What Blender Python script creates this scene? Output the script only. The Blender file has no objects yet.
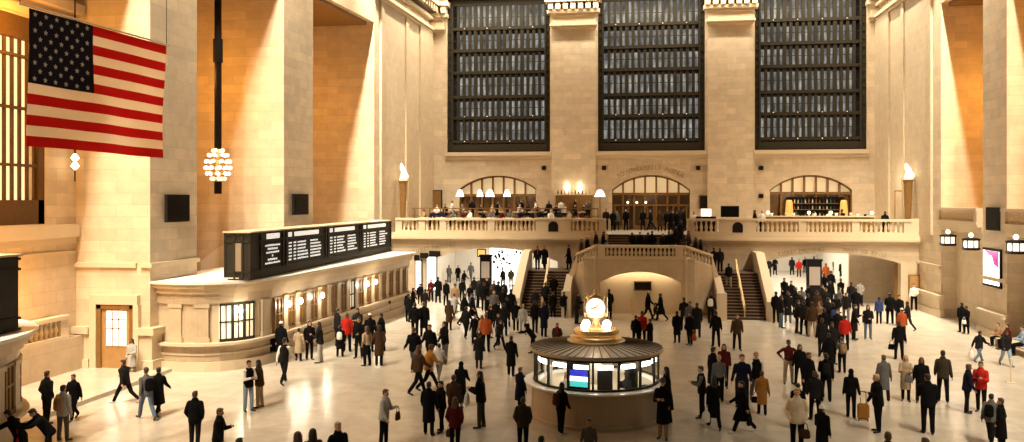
import bpy, bmesh, math, random
from mathutils import Vector, Matrix
random.seed(7)
sc=bpy.context.scene; COL=sc.collection
PI=math.pi; V=Vector
# ------------------------------------------------------------------ camera model
F=865.; T=123/865.; TH=math.atan(T); CT,ST=math.cos(TH),math.sin(TH); H=7.5; Y0=200.
def uz(px,py,Z=0.):
    d=F*(H-Z)/(py-Y0); r=(px-512)/F*d
    return r*CT-d*ST, r*ST+d*CT
def uy(px,py,Y):
    q=(px-512)/F; t=(q-T)/(1+q*T); X=Y*t; d=Y*CT-X*ST
    return X, H-(py-Y0)*d/F
cam=bpy.data.cameras.new('camera'); co=bpy.data.objects.new('camera',cam); COL.objects.link(co)
co.location=(0,0,H); co.rotation_euler=(PI/2,0,TH); cam.sensor_width=36; cam.lens=F/1024*36
cam.shift_y=-21/1024.; cam.clip_end=400; sc.camera=co
sc.view_settings.view_transform='Standard'; sc.view_settings.look='None'; sc.view_settings.gamma=1
sc.view_settings.use_curve_mapping=False; sc.view_settings.exposure=-0.08
# ------------------------------------------------------------------ materials
def mat(name,col,rough=.7,metal=0,emit=0,ecol=None,spec=.5):
    m=bpy.data.materials.new(name); m.use_nodes=True; b=m.node_tree.nodes['Principled BSDF']
    b.inputs['Base Color'].default_value=(*col,1); b.inputs['Roughness'].default_value=rough
    b.inputs['Metallic'].default_value=metal; b.inputs['Specular IOR Level'].default_value=spec
    if emit: b.inputs['Emission Color'].default_value=(*(ecol or col),1); b.inputs['Emission Strength'].default_value=emit
    return m
def noisy(name,col,rough=.7,var=.25,scale=3,metal=0,spec=.5,detail=4):
    m=mat(name,col,rough,metal,spec=spec); nt=m.node_tree; b=nt.nodes['Principled BSDF']
    tc=nt.nodes.new('ShaderNodeTexCoord'); n=nt.nodes.new('ShaderNodeTexNoise'); n.inputs['Scale'].default_value=scale; n.inputs['Detail'].default_value=detail
    nt.links.new(tc.outputs['Object'],n.inputs['Vector'])
    mx=nt.nodes.new('ShaderNodeMix'); mx.data_type='RGBA'
    mx.inputs[6].default_value=(*[c*(1-var) for c in col],1); mx.inputs[7].default_value=(*[min(1,c*(1+var)) for c in col],1)
    nt.links.new(n.outputs['Fac'],mx.inputs[0]); nt.links.new(mx.outputs[2],b.inputs['Base Color'])
    return m
def stone(name,col,bw=1.5,bh=.52,var=.12,mortar=.72,rough=.62,rotate=False,off=.5,msize=.018,bump=.25,spec=.3):
    m=bpy.data.materials.new(name); m.use_nodes=True; nt=m.node_tree; b=nt.nodes['Principled BSDF']; L=nt.links
    b.inputs['Roughness'].default_value=rough; b.inputs['Specular IOR Level'].default_value=spec
    uv=nt.nodes.new('ShaderNodeUVMap'); uv.uv_map='UVMap'
    br=nt.nodes.new('ShaderNodeTexBrick'); br.inputs['Scale'].default_value=1
    br.inputs['Brick Width'].default_value=bw; br.inputs['Row Height'].default_value=bh
    br.inputs['Mortar Size'].default_value=msize; br.inputs['Mortar Smooth'].default_value=.3; br.offset=off
    br.inputs['Color1'].default_value=(*[c*(1-var) for c in col],1); br.inputs['Color2'].default_value=(*[min(1,c*(1+var)) for c in col],1)
    br.inputs['Mortar'].default_value=(*[c*mortar for c in col],1)
    L.new(uv.outputs[0],br.inputs['Vector'])
    n=nt.nodes.new('ShaderNodeTexNoise'); n.inputs['Scale'].default_value=1.3; n.inputs['Detail'].default_value=6; n.inputs['Roughness'].default_value=.65
    L.new(uv.outputs[0],n.inputs['Vector'])
    r=nt.nodes.new('ShaderNodeMapRange'); r.inputs[1].default_value=.3; r.inputs[2].default_value=.7; r.inputs[3].default_value=.86; r.inputs[4].default_value=1.08
    L.new(n.outputs['Fac'],r.inputs[0])
    mx=nt.nodes.new('ShaderNodeVectorMath'); mx.operation='SCALE'
    L.new(br.outputs['Color'],mx.inputs[0]); L.new(r.outputs[0],mx.inputs['Scale']); L.new(mx.outputs[0],b.inputs['Base Color'])
    if bump:
        bp=nt.nodes.new('ShaderNodeBump'); bp.inputs['Strength'].default_value=bump; bp.inputs['Distance'].default_value=.03
        s=nt.nodes.new('ShaderNodeMath'); s.operation='MULTIPLY_ADD'; s.inputs[1].default_value=.6
        L.new(n.outputs['Fac'],s.inputs[0]); L.new(br.outputs['Fac'],s.inputs[2]); s2=nt.nodes.new('ShaderNodeMath'); s2.operation='MULTIPLY'; s2.inputs[1].default_value=-1
        L.new(s.outputs[0],s2.inputs[0]); L.new(s2.outputs[0],bp.inputs['Height']); L.new(bp.outputs[0],b.inputs['Normal'])
    return m
STONE=(.62,.505,.36)
M=dict(
 stone=stone('limestone',STONE,mortar=.84,msize=.014,var=.10), stone2=stone('limestone_smooth',(.56,.45,.31),bw=3,bh=1.2,var=.03,mortar=.85,bump=.1),
 trim=noisy('carved_limestone',(.60,.49,.34),.6,.08,1.2,spec=.3), marble=stone('counter_marble',(.50,.40,.275),bw=2.2,bh=4,var=.06,mortar=.8,rough=.35,bump=0,msize=.01),
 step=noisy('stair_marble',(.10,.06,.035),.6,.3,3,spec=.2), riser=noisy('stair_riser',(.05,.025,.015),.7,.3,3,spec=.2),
 floor=stone('floor_marble',(.57,.51,.42),bw=1.4,bh=1.0,var=.05,mortar=.90,rough=.24,bump=0,msize=.012,off=0,spec=.42),
 bronze=noisy('dark_bronze',(.014,.010,.007),.7,.4,5,spec=.1), bronze_g=noisy('window_bronze',(.036,.030,.020),.6,.35,6,spec=.12),
 brown=noisy('amber_bronze',(.22,.115,.03),.5,.3,5,metal=.2), brass=noisy('polished_brass',(.72,.54,.29),.38,.1,5,metal=.8),
 roofmetal=noisy('booth_roof_metal',(.40,.34,.26),.4,.2,4,metal=.2), black=mat('black_gloss',(.004,.0035,.003),.5,spec=.1), blackm=mat('black_matte',(.008,.0075,.007),.8,spec=.2),
 board=noisy('board_metal',(.022,.018,.013),.6,.2,5,spec=.25), boardlight=noisy('board_side_panel',(.26,.20,.14),.5,.15,4),
 white=mat('painted_white',(.8,.76,.68),.6), text=mat('display_letters',(.8,.8,.76),.6,emit=.75,ecol=(.85,.85,.78)),
 carved=mat('carved_letters',(.33,.25,.155),.8), glow=mat('lamp_glass',(1,.93,.8),.4,emit=6,ecol=(1,.85,.6)),
 glowc=mat('clock_dial',(1,.9,.7),.4,emit=2.6,ecol=(1,.86,.6)), glow2=mat('fluorescent',(1,1,.95),.4,emit=6,ecol=(1,.97,.88)),
 poster=mat('backlit_panel',(1,1,.98),.4,emit=2.2,ecol=(1,.96,.88)), magenta=mat('screen_magenta',(.3,.005,.15),.4,emit=.75,ecol=(.85,.03,.45)),
 blue=mat('screen_blue',(.06,.06,.7),.4,emit=.9,ecol=(.05,.06,.7)), cyan=mat('screen_cyan',(.1,.8,.75),.4,emit=.9,ecol=(.1,.8,.72)),
 amberlit=mat('lit_amber_column',(.6,.3,.1),.4,emit=.75,ecol=(1,.42,.08)), ambershade=mat('lit_transom_glass',(.9,.75,.5),.4,emit=.38,ecol=(1,.74,.42)),
 red=mat('flag_red',(.58,.014,.010),.85), navy=mat('flag_blue',(.012,.012,.035),.85), cloth=mat('flag_white',(.88,.80,.70),.85),
 star=mat('flag_star',(.65,.62,.58),.8), plaster=noisy('passage_plaster',(.78,.72,.62),.7,.05,1),
 glass=mat('shopfront_glass',(.1,.1,.1),.1), tan=noisy('oak',(.36,.2,.07),.5,.2,4),
)
def glassmat():
    m=mat('clear_glass',(1,1,1),.02); nt=m.node_tree; o=nt.nodes['Material Output']; t=nt.nodes.new('ShaderNodeBsdfTransparent'); t.inputs[0].default_value=(.93,.95,.94,1)
    g=nt.nodes.new('ShaderNodeBsdfGlossy'); g.inputs['Roughness'].default_value=.05; mx=nt.nodes.new('ShaderNodeMixShader'); mx.inputs[0].default_value=.10
    nt.links.new(t.outputs[0],mx.inputs[1]); nt.links.new(g.outputs[0],mx.inputs[2]); nt.links.new(mx.outputs[0],o.inputs['Surface']); return m
M['clear']=glassmat()
def panemat():
    m=mat('tall_window_glass',(.2,.22,.25),.25); nt=m.node_tree; b=nt.nodes['Principled BSDF']; L=nt.links
    uv=nt.nodes.new('ShaderNodeUVMap'); uv.uv_map='UVMap'; mp=nt.nodes.new('ShaderNodeMapping'); mp.inputs['Scale'].default_value=(2.6,.7,1)
    n=nt.nodes.new('ShaderNodeTexNoise'); n.inputs['Scale'].default_value=1.1; n.inputs['Detail'].default_value=5
    L.new(uv.outputs[0],mp.inputs[0]); L.new(mp.outputs[0],n.inputs['Vector'])
    r=nt.nodes.new('ShaderNodeValToRGB'); e=r.color_ramp.elements; e[0].position=.3; e[0].color=(.06,.062,.06,1); e[1].position=.80; e[1].color=(.75,.72,.64,1)
    k=r.color_ramp.elements.new(.5); k.color=(.21,.215,.205,1)
    L.new(n.outputs['Fac'],r.inputs[0]); L.new(r.outputs[0],b.inputs['Base Color']); L.new(r.outputs[0],b.inputs['Emission Color']); b.inputs['Emission Strength'].default_value=.85  # uneven glow and bright patches of the windows painted into the glass
    return m
M['pane']=panemat()
# ------------------------------------------------------------------ mesh helpers
def uvw(bm):
    L=bm.loops.layers.uv.get('UVMap') or bm.loops.layers.uv.new('UVMap')
    bm.normal_update()
    for f in bm.faces:
        n=f.normal
        if abs(n.z)>.7:
            for l in f.loops: l[L].uv=(l.vert.co.x,l.vert.co.y)
        else:
            t=V((-n.y,n.x,0)); t=t.normalized() if t.length>1e-6 else V((1,0,0))
            if abs(t.x)>abs(t.y): t=t if t.x>0 else -t
            else: t=t if t.y>0 else -t
            for l in f.loops: l[L].uv=(l.vert.co.dot(t),l.vert.co.z)
def obj(name,bm,m,parent=None,smooth=False,recalc=True):
    if recalc: bmesh.ops.recalc_face_normals(bm,faces=bm.faces[:])
    uvw(bm); me=bpy.data.meshes.new(name); bm.to_mesh(me); bm.free()
    if smooth:
        for p in me.polygons: p.use_smooth=True
    for x in (m if isinstance(m,(list,tuple)) else [m]): me.materials.append(x)
    o=bpy.data.objects.new(name,me); COL.objects.link(o)
    if parent is not None:
        o.parent=parent; 
        if parent.get('_abs'): o.matrix_parent_inverse=Matrix.Translation(parent.location).inverted()
    return o
def struct(name,bm,m,parent=None,**k):
    o=obj(name,bm,m,parent,**k)
    if parent is None: o['kind']='structure'
    return o
def tag(o,label,cat,group=None):
    o['label']=label; o['category']=cat
    if group: o['group']=group
    return o
def thing(name,label,cat,loc=(0,0,0),rot=0,group=None):
    o=bpy.data.objects.new(name,None); COL.objects.link(o); o.location=loc; o.rotation_euler=(0,0,rot); o.empty_display_size=.2
    return tag(o,label,cat,group)
def sthing(name,loc=(0,0,0)):
    o=bpy.data.objects.new(name,None); COL.objects.link(o); o.location=loc; o['kind']='structure'; return o
B=bmesh.new
def box(bm,x0,x1,y0,y1,z0,z1,mi=0):
    vs=[bm.verts.new(c) for c in ((x0,y0,z0),(x1,y0,z0),(x1,y1,z0),(x0,y1,z0),(x0,y0,z1),(x1,y0,z1),(x1,y1,z1),(x0,y1,z1))]
    for f in ((0,3,2,1),(4,5,6,7),(0,1,5,4),(1,2,6,5),(2,3,7,6),(3,0,4,7)):
        fc=bm.faces.new([vs[i] for i in f]); fc.material_index=mi
    return vs
def obox(bm,c,dx,dy,dz,ang=0,mi=0):
    vs=box(bm,-dx/2,dx/2,-dy/2,dy/2,-dz/2,dz/2,mi); mt=Matrix.Translation(c)@Matrix.Rotation(ang,4,'Z')
    for v in vs: v.co=mt@v.co
    return vs
def prism(bm,pts,z0,z1,mi=0,z1s=None):
    n=len(pts); a=[bm.verts.new((p[0],p[1],z0)) for p in pts]; b=[bm.verts.new((p[0],p[1],(z1s[i] if z1s else z1))) for i,p in enumerate(pts)]
    for i in range(n):
        f=bm.faces.new((a[i],a[(i+1)%n],b[(i+1)%n],b[i])); f.material_index=mi
    bm.faces.new(a[::-1]).material_index=mi; bm.faces.new(b).material_index=mi
def lathe(bm,prof,c=(0,0,0),n=20,a0=0,a1=2*PI,mi=0,cap=True):
    full=abs(a1-a0-2*PI)<1e-6; k=n if full else n+1; rings=[]
    for r,z in prof:
        rings.append([bm.verts.new((c[0]+r*math.cos(a0+(a1-a0)*i/n),c[1]+r*math.sin(a0+(a1-a0)*i/n),c[2]+z)) for i in range(k)])
    for A,Bq in zip(rings,rings[1:]):
        for i in range(n):
            j=(i+1)%k
            f=bm.faces.new((A[i],A[j],Bq[j],Bq[i])); f.material_index=mi
    if full and cap:
        bm.faces.new(rings[0][::-1]).material_index=mi; bm.faces.new(rings[-1]).material_index=mi
def tube(bm,a,b,ra,rb=None,n=8,mi=0):
    rb=ra if rb is None else rb; a=V(a);b=V(b);d=(b-a)
    if d.length<1e-6: return
    q=d.to_track_quat('Z','Y'); R=[]
    for p,r in((a,ra),(b,rb)): R.append([bm.verts.new(p+q@V((r*math.cos(2*PI*i/n),r*math.sin(2*PI*i/n),0))) for i in range(n)])
    for i in range(n): bm.faces.new((R[0][i],R[0][(i+1)%n],R[1][(i+1)%n],R[1][i])).material_index=mi
    bm.faces.new(R[0][::-1]).material_index=mi; bm.faces.new(R[1]).material_index=mi
def ball(bm,c,r,n=12,sz=1,mi=0):
    k=n//2; prof=[(max(.0005,r*math.sin(PI*i/k)),-r*sz*math.cos(PI*i/k)) for i in range(k+1)]; lathe(bm,prof,c,n,mi=mi)
def xzprism(bm,pts,y0,y1,mi=0):
    n=len(pts); a=[bm.verts.new((p[0],y0,p[1])) for p in pts]; b=[bm.verts.new((p[0],y1,p[1])) for p in pts]
    for i in range(n): bm.faces.new((a[i],a[(i+1)%n],b[(i+1)%n],b[i])).material_index=mi
    bm.faces.new(a).material_index=mi; bm.faces.new(b[::-1]).material_index=mi
def arcz(x,x0,x1,zs,zc):
    h=(x1-x0)/2; m=(x0+x1)/2; s=zc-zs; R=(h*h+s*s)/(2*s); return zc-R+math.sqrt(max(0,R*R-(x-m)**2))
def arch_over(bm,x0,x1,zs,zc,zt,y0,y1,n=20,mi=0):
    X=[x0+(x1-x0)*i/n for i in range(n+1)]
    fb=[bm.verts.new((x,y0,arcz(x,x0,x1,zs,zc))) for x in X]; ft=[bm.verts.new((x,y0,zt)) for x in X]
    bb=[bm.verts.new((x,y1,arcz(x,x0,x1,zs,zc))) for x in X]; bt=[bm.verts.new((x,y1,zt)) for x in X]
    for i in range(n):
        for q in((fb[i],fb[i+1],ft[i+1],ft[i]),(bb[i+1],bb[i],bt[i],bt[i+1]),(fb[i+1],fb[i],bb[i],bb[i+1]),(ft[i],ft[i+1],bt[i+1],bt[i])): bm.faces.new(q).material_index=mi
    bm.faces.new((fb[0],ft[0],bt[0],bb[0])); bm.faces.new((fb[n],bb[n],bt[n],ft[n]))
def arch_wall(bm,x0,x1,y0,y1,z0,zt,ops):
    "wall slab with arched openings ops=[(a,b,zs,zc)]"
    x=x0
    for a,b,zs,zc in sorted(ops):
        if a>x+1e-4: box(bm,x,a,y0,y1,z0,zt)
        arch_over(bm,a,b,zs,zc,zt,y0,y1); x=b
    if x1>x+1e-4: box(bm,x,x1,y0,y1,z0,zt)
def copy_tree(o,loc=None,rz=None,label=None,group=None):
    c=o.copy(); COL.objects.link(c)
    if loc is not None: c.location=loc
    if rz is not None: c.rotation_euler=(0,0,rz)
    if label: c['label']=label
    if group: c['group']=group
    for ch in o.children:
        k=ch.copy(); COL.objects.link(k); k.parent=c
        for g in ch.children:
            q=g.copy(); COL.objects.link(q); q.parent=k
    return c
# ================================================================== SETTING
bm=B(); box(bm,-32,32,-2,64.0,-.3,0); box(bm,-32,32,64.0,100,-.3,0); struct('floor',bm,M['floor'])
bm=B(); prism(bm,[(-20.0,8),(-20.0,35.4),(-26,35.4),(-26,8)],0,.16); struct('floor',bm,M['floor'])
TOP=27.
# far wall  Y=73.3
FW=73.3
WX=[(-16.1,-7.16),(-3.1,5.75),(9.77,18.57)]; WS=11.62
bm=B()
AR=[(-14.96,-8.36,8.5,9.6),(-1.92,4.53,8.35,9.6),(10.97,17.42,8.35,9.55)]
arch_wall(bm,-18.5,20.5,FW,FW+.9,5.0,WS,AR)
box(bm,-18.5,-16.1,FW,FW+.9,WS,TOP); box(bm,-7.16,-3.1,FW,FW+.9,WS,TOP); box(bm,5.75,9.77,FW,FW+.9,WS,TOP); box(bm,18.57,20.5,FW,FW+.9,WS,TOP)
struct('wall_far',bm,M['stone'])
bm=B()
for a,b in((-6.98,-3.28),(5.93,9.59)): box(bm,a,b,FW-.30,FW,5.0,22.2)
struct('wall_far',bm,M['stone'])
bm=B()   # sill ledges + cornice band
for a,b in WX: box(bm,a-.15,b+.15,FW-.32,FW+.1,11.28,11.55); box(bm,a-.15,b+.15,FW-.16,FW,11.0,11.28)
struct('trim_1',bm,M['trim'])
def capital(a,b,y):
    bm=B(); box(bm,a-.05,b+.05,y-.36,y+.1,22.0,22.16); box(bm,a-.15,b+.15,y-.5,y+.1,22.16,22.34); box(bm,a,b,y-.3,y+.1,22.34,23.0)
    box(bm,a-.1,b+.1,y-.45,y+.1,23.0,23.2); n=7 if b-a>3 else 3
    for i in range(n):
        w=(b-a+.7)/n; x=a-.35+w*(i+.5); box(bm,x-w*.32,x+w*.32,y-.85,y+.1,23.5,24.1)
    box(bm,a-.35,b+.35,y-.6,y+.1,23.2,23.5); box(bm,a-.5,b+.5,y-1.0,y+.1,24.1,24.5)
    return bm
struct('trim_2',capital(-6.98,-3.28,FW-.3),M['trim']); struct('trim_2',capital(5.93,9.59,FW-.3),M['trim'])
struct('trim_2',capital(-17.5,-16.3,FW-.1),M['trim']); struct('trim_2',capital(18.8,19.4,FW-.1),M['trim'])
# tall windows
TZ=[11.7,12.55,14.6,16.4,18.5,20.4,22.3,24.4]
for k,(a,b) in enumerate(WX):
    w=sthing('window_%d'%(k+1),((a+b)/2,FW+.5,WS)); w['_abs']=1
    bm=B(); box(bm,a,b,FW+2.2,FW+2.3,WS,25.5); obj('pane',bm,M['pane'],w)
    bm=B(); box(bm,a,a+.42,FW+.25,FW+2.2,WS,25.5); box(bm,b-.42,b,FW+.25,FW+2.2,WS,25.5); box(bm,a,b,FW+.25,FW+.45,24.3,25.5)
    box(bm,a,b,FW+.2,FW+2.2,11.62,11.72); box(bm,a,b,FW+.2,FW+.4,11.6,12.3)
    for z in TZ[1:]: box(bm,a,b,FW+.22,FW+.42,z-.13,z+.13)
    for x in (a+.42,b-.42): box(bm,x-.08,x+.08,FW+.12,FW+.4,WS,25.5)
    z=WS+.5
    while z<25:      # rivet blocks along the jamb
        for x in (a+.2,b-.2): box(bm,x-.09,x+.09,FW+.14,FW+.3,z,z+.3)
        z+=.65
    obj('window_frame',bm,M['bronze_g'],w)
    bm=B(); n=16
    for i in range(1,n):
        x=a+.42+(b-a-.84)*i/n; ww=.125 if i%4 else .155
        box(bm,x-ww,x+ww,FW+.28,FW+.5,WS,25); 
    for z0,z1 in zip(TZ,TZ[1:]):
        box(bm,a+.4,b-.4,FW+.38,FW+.44,z0+(z1-z0)*.45,z0+(z1-z0)*.45+.05)
    obj('mullion',bm,M['bronze_g'],w)
    bm=B()
    for z in TZ[1:-1]: box(bm,a+.4,b-.4,FW+.5,FW+1.9,z-.22,z-.1)
    obj('catwalk',bm,M['bronze'],w)
    bm=B()
    for z in (TZ[1],TZ[2]+.1,TZ[6]):
        for i in range(4): ball(bm,(a+1.5+i*(b-a-3)/3,FW+.15,z),.045,6)
    obj('lamp_bulb',bm,M['glowc'] if 0 else mat('dim_bulb',(1,.8,.5),.4,emit=.9,ecol=(1,.75,.45)),w)
# side walls : piers
BACK_L=-24.8; BACK_R=23.6
def pier(name,pts,z1,m=None): 
    bm=B(); prism(bm,pts,0,z1); return struct(name,bm,m or M['stone'])
pier('wall_left',[(-20.9,35.06),(-20.7,38.76),(-26,38.76),(-26,35.06)],TOP)
pier('wall_left',[(-19.5,46.25),(-19.2,49.9),(-26,49.9),(-26,46.25)],TOP)
pier('wall_left',[(-18.3,59.3),(-17.5,FW+.9),(-26,FW+.9),(-26,59.3)],TOP)
pier('wall_right',[(19.4,48.8),(19.4,51.95),(26,51.95),(26,48.8)],TOP)
pier('wall_right',[(19.4,58.7),(19.4,FW+.9),(26,FW+.9),(26,58.7)],TOP)
pier('wall_right',[(19.4,37.5),(19.4,40.6),(26,40.6),(26,37.5)],TOP)
bm=B()
prism(bm,[(BACK_L,38.7),(BACK_L,46.3),(-26,46.3),(-26,38.7)],0,TOP); prism(bm,[(BACK_L,49.8),(BACK_L,59.4),(-26,59.4),(-26,49.8)],0,TOP)
struct('wall_left',bm,M['stone'])
bm=B(); prism(bm,[(BACK_R,51.9),(BACK_R,58.8),(26,58.8),(26,51.9)],0,TOP); prism(bm,[(BACK_R,40.5),(BACK_R,48.9),(26,48.9),(26,40.5)],0,TOP)
struct('wall_right',bm,M['stone'])
# left near bay with grille window
BY=-24.4
bm=B(); ys=[8,18.5,24.9,26.6,33.05,35.1]
for a,b in((8,18.5),(24.9,26.6),(33.05,35.1)): prism(bm,[(BY,a),(BY,b),(-26,b),(-26,a)],0,TOP)
for a,b in((18.5,24.9),(26.6,33.05)):
    prism(bm,[(BY,a),(BY,b),(-26,b),(-26,a)],0,6.5); prism(bm,[(BY,a),(BY,b),(-26,b),(-26,a)],14.9,TOP)
struct('wall_left',bm,M['stone'])
bm=B(); 
for z0,z1,d in((5.9,6.45,.28),(5.6,5.9,.14),(5.15,5.3,.10)): prism(bm,[(BY+d,24),(BY+d,34.9),(BY,34.9),(BY,24)],z0,z1)
prism(bm,[(BY+.3,22),(BY+.3,34.9),(BY,34.9),(BY,22)],14.95,15.3); prism(bm,[(BY+.55,22),(BY+.55,34.9),(BY,34.9),(BY,22)],15.6,16.0)
struct('trim_3',bm,M['trim'])
for a,b in((26.6,33.05),(18.5,24.9)):
    w=sthing('window_4',(BY-.3,(a+b)/2,6.5)); w['_abs']=1
    bm=B(); prism(bm,[(BY-.9,a),(BY-.9,b),(BY-1,b),(BY-1,a)],6.5,14.9); 
    obj('lit_pane',bm,mat('warm_backlight',(.6,.4,.2),.5,emit=1.5,ecol=(1,.68,.34)),w)
    bm=B()
    n=15
    for i in range(n+1):
        y=a+(b-a)*i/n; box(bm,BY-.24,BY-.16,y-.075,y+.075,6.5,14.9)
    for z in (6.5,8.9,11.2,13.3): box(bm,BY-.30,BY-.08,a,b,z-.05,z+.06)
    box(bm,BY-.35,BY-.05,a,b,6.5,7.5); box(bm,BY-.35,BY-.05,a,b,14.0,14.9); box(bm,BY-.35,BY-.05,b-.35,b,6.5,14.9)
    obj('grille',bm,noisy('grille_bronze',(.10,.055,.018),.6,.3,5,spec=.2),w)
# lintels over the bays (soffit Z=20)
bm=B()
for p in ([(-20.75,38.7),(-19.5,46.3),(-26,46.3),(-26,38.7)],[(-19.2,49.8),(-18.3,59.4),(-26,59.4),(-26,49.8)],[(-22,8),(-20.9,35.1),(-26,35.1),(-26,8)]):
    prism(bm,p,20.1,TOP)
struct('wall_left',bm,M['stone'])
bm=B()
for a,b in((51.9,58.8),(40.5,48.9)): prism(bm,[(19.4,a),(19.4,b),(26,b),(26,a)],20.1,TOP)
struct('wall_right',bm,M['stone'])
# soffit mouldings
bm=B()
prism(bm,[(-19.5,50.2),(-18.75,59.0),(-24.4,59.0),(-24.4,50.2)],19.85,20.1); prism(bm,[(-20.9,39),(-20.0,46),(-24.5,46),(-24.5,39)],19.85,20.1)
prism(bm,[(19.8,52.2),(19.8,58.5),(23.4,58.5),(23.4,52.2)],19.85,20.1)
struct('trim_4',bm,M['brown'])
# pilaster strips + side cornices
def lx(y): return -18.3+(y-59.3)*.8/14.
bm=B()
for a,b,d in((60.4,61.0,.16),(66.0,66.7,.18),(69.6,73.3,.22),(61.0,69.6,.06)): prism(bm,[(lx(a)+d,a),(lx(b)+d,b),(lx(b)-.1,b),(lx(a)-.1,a)],5.2,21.9)
struct('trim_5',bm,M['stone2'])
bm=B()
for a,b,d in((60.2,60.8,.16),(66.0,66.7,.18),(69.6,73.3,.22),(60.8,69.6,.06)): box(bm,19.4-d,19.5,a,b,5.2,21.9)
struct('trim_5',bm,M['stone2'])
bm=B()
for z0,z1,d in((21.9,22.1,.25),(22.1,22.35,.42),(23.0,23.25,.35),(23.6,24.1,.6),(24.1,24.6,1.0)):
    prism(bm,[(lx(59.3)+d,59.3),(lx(73.3)+d,73.3),(lx(73.3)-.2,73.3),(lx(59.3)-.2,59.3)],z0,z1)
for i in range(40):
    y=59.3+i*.7; 
    if y<73: prism(bm,[(lx(y)+.85,y),(lx(y)+.85,y+.4),(lx(y),y+.4),(lx(y),y)],23.6,24.1)
struct('trim_6',bm,M['trim'])
bm=B()
for z0,z1,d in((21.9,22.1,.25),(22.1,22.35,.42),(23.0,23.25,.35),(23.6,24.1,.6),(24.1,24.6,1.0)): box(bm,19.4-d,19.6,58.7,73.3,z0,z1)
for i in range(40):
    y=59+i*.7
    if y<73: box(bm,19.4-.85,19.4,y,y+.4,23.6,24.1)
struct('trim_6',bm,M['trim'])
# pier bases (left pier one, right piers)
bm=B()
for z0,z1,d in((0,.55,.32),(.55,1.65,.2),(1.65,1.95,.36),(4.55,4.75,.14)):
    prism(bm,[(-20.9+d,35.06-d),(-20.7+d,38.8),(-21.31,38.8),(-21.31,35.06-d)],z0,z1); box(bm,-26,-21.5,35.06-d,35.1,z0,z1) if z1>4 else box(bm,-25.9,-23.62,35.06-d,35.1,z0,z1)
struct('baseboard_left',bm,M['trim'])
bm=B()
for z0,z1,d in((0,.45,.3),(.45,1.2,.18),(1.2,1.42,.34),(3.1,3.3,.16)):
    for a,b in((48.8,51.95),(58.7,62.9),(37.5,40.6)): box(bm,19.4-d,19.5,a-d,b+d*.5,z0,z1)
    box(bm,20.2,20.4,40.6,48.8,z0,z1) if z1<2 else None
struct('baseboard_right',bm,M['trim'])
bm=B(); box(bm,20.3,20.9,51.9,58.8,0,5.6); box(bm,20.3,20.9,40.5,48.9,0,5.6); struct('wall_right',bm,M['stone2'])
bm=B(); box(bm,19.3,23.7,51.9,58.75,5.6,5.95); box(bm,19.1,23.7,51.95,58.7,5.95,6.1); box(bm,19.3,23.7,40.6,48.8,5.6,5.95); box(bm,19.1,23.7,40.6,48.8,5.95,6.1)
struct('trim_7',bm,M['trim'])
# lit arched passage on pier two, its light painted as a pale panel
bm=B(); xzprism(bm,[(-24.6+(i/12.)*2.6,4.2+1.3*math.sin(PI*i/12*.5)) for i in range(13)]+[(-22.0,0),(-24.6,0)],46.15,46.24)
a=thing('painted_lit_arch','arched panel painted pale as a lit passage in the orange wall behind the departure board','panel',(-23,46.2,0)); a['_abs']=1
obj('arch_surround',bm,M['trim'],a)
bm=B(); xzprism(bm,[(-24.4+(i/12.)*2.3,4.0+1.2*math.sin(PI*i/12*.5)) for i in range(13)]+[(-22.1,1.2),(-24.4,1.2)],46.1,46.16); obj('panel',bm,M['poster'] if 0 else mat('passage_light_paint',(.8,.72,.58),.6),a)
# ---------------- balcony
BF=63.0; BZ=5.0
bm=B(); box(bm,-18.5,20.5,BF+.3,FW,4.6,BZ); struct('floor',bm,M['floor'])
bm=B(); box(bm,-17.9,-3.2,65.2,68.2,BZ,5.38); box(bm,-17.9,-2.35,68.2,FW,BZ,5.8); struct('floor',bm,M['brown'])
LA=(-15.2,-5.6,3.0,3.95); RA=(9.0,18.2,3.1,3.8)
bm=B(); arch_wall(bm,-18.2,-2.6,BF,BF+.8,0,4.62,[LA]); arch_wall(bm,4.2,19.9,BF,BF+.8,0,4.62,[RA]); box(bm,-2.6,4.2,BF,BF+.8,0,3.9); struct('wall_far',bm,M['stone2'])
bm=B()
for a,b in((-18.2,-1.95),(3.6,19.9)):
    box(bm,a,b,BF-.18,BF,3.72+.72,4.62); box(bm,a,b,BF-.42,BF+.3,4.62,4.8); box(bm,a,b,BF-.3,BF+.3,4.8,5.08)
struct('trim_8',bm,M['trim'])
bal_bm=B(); lathe(bal_bm,[(.10,0),(.10,.07),(.06,.10),(.115,.28),(.10,.38),(.055,.58),(.05,.66),(.09,.70),(.09,.76)],n=10)
bal_me=bpy.data.meshes.new('baluster'); bal_bm.to_mesh(bal_me); bal_bm.free(); bal_me.materials.append(M['trim'])
for p in bal_me.polygons: p.use_smooth=True
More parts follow.
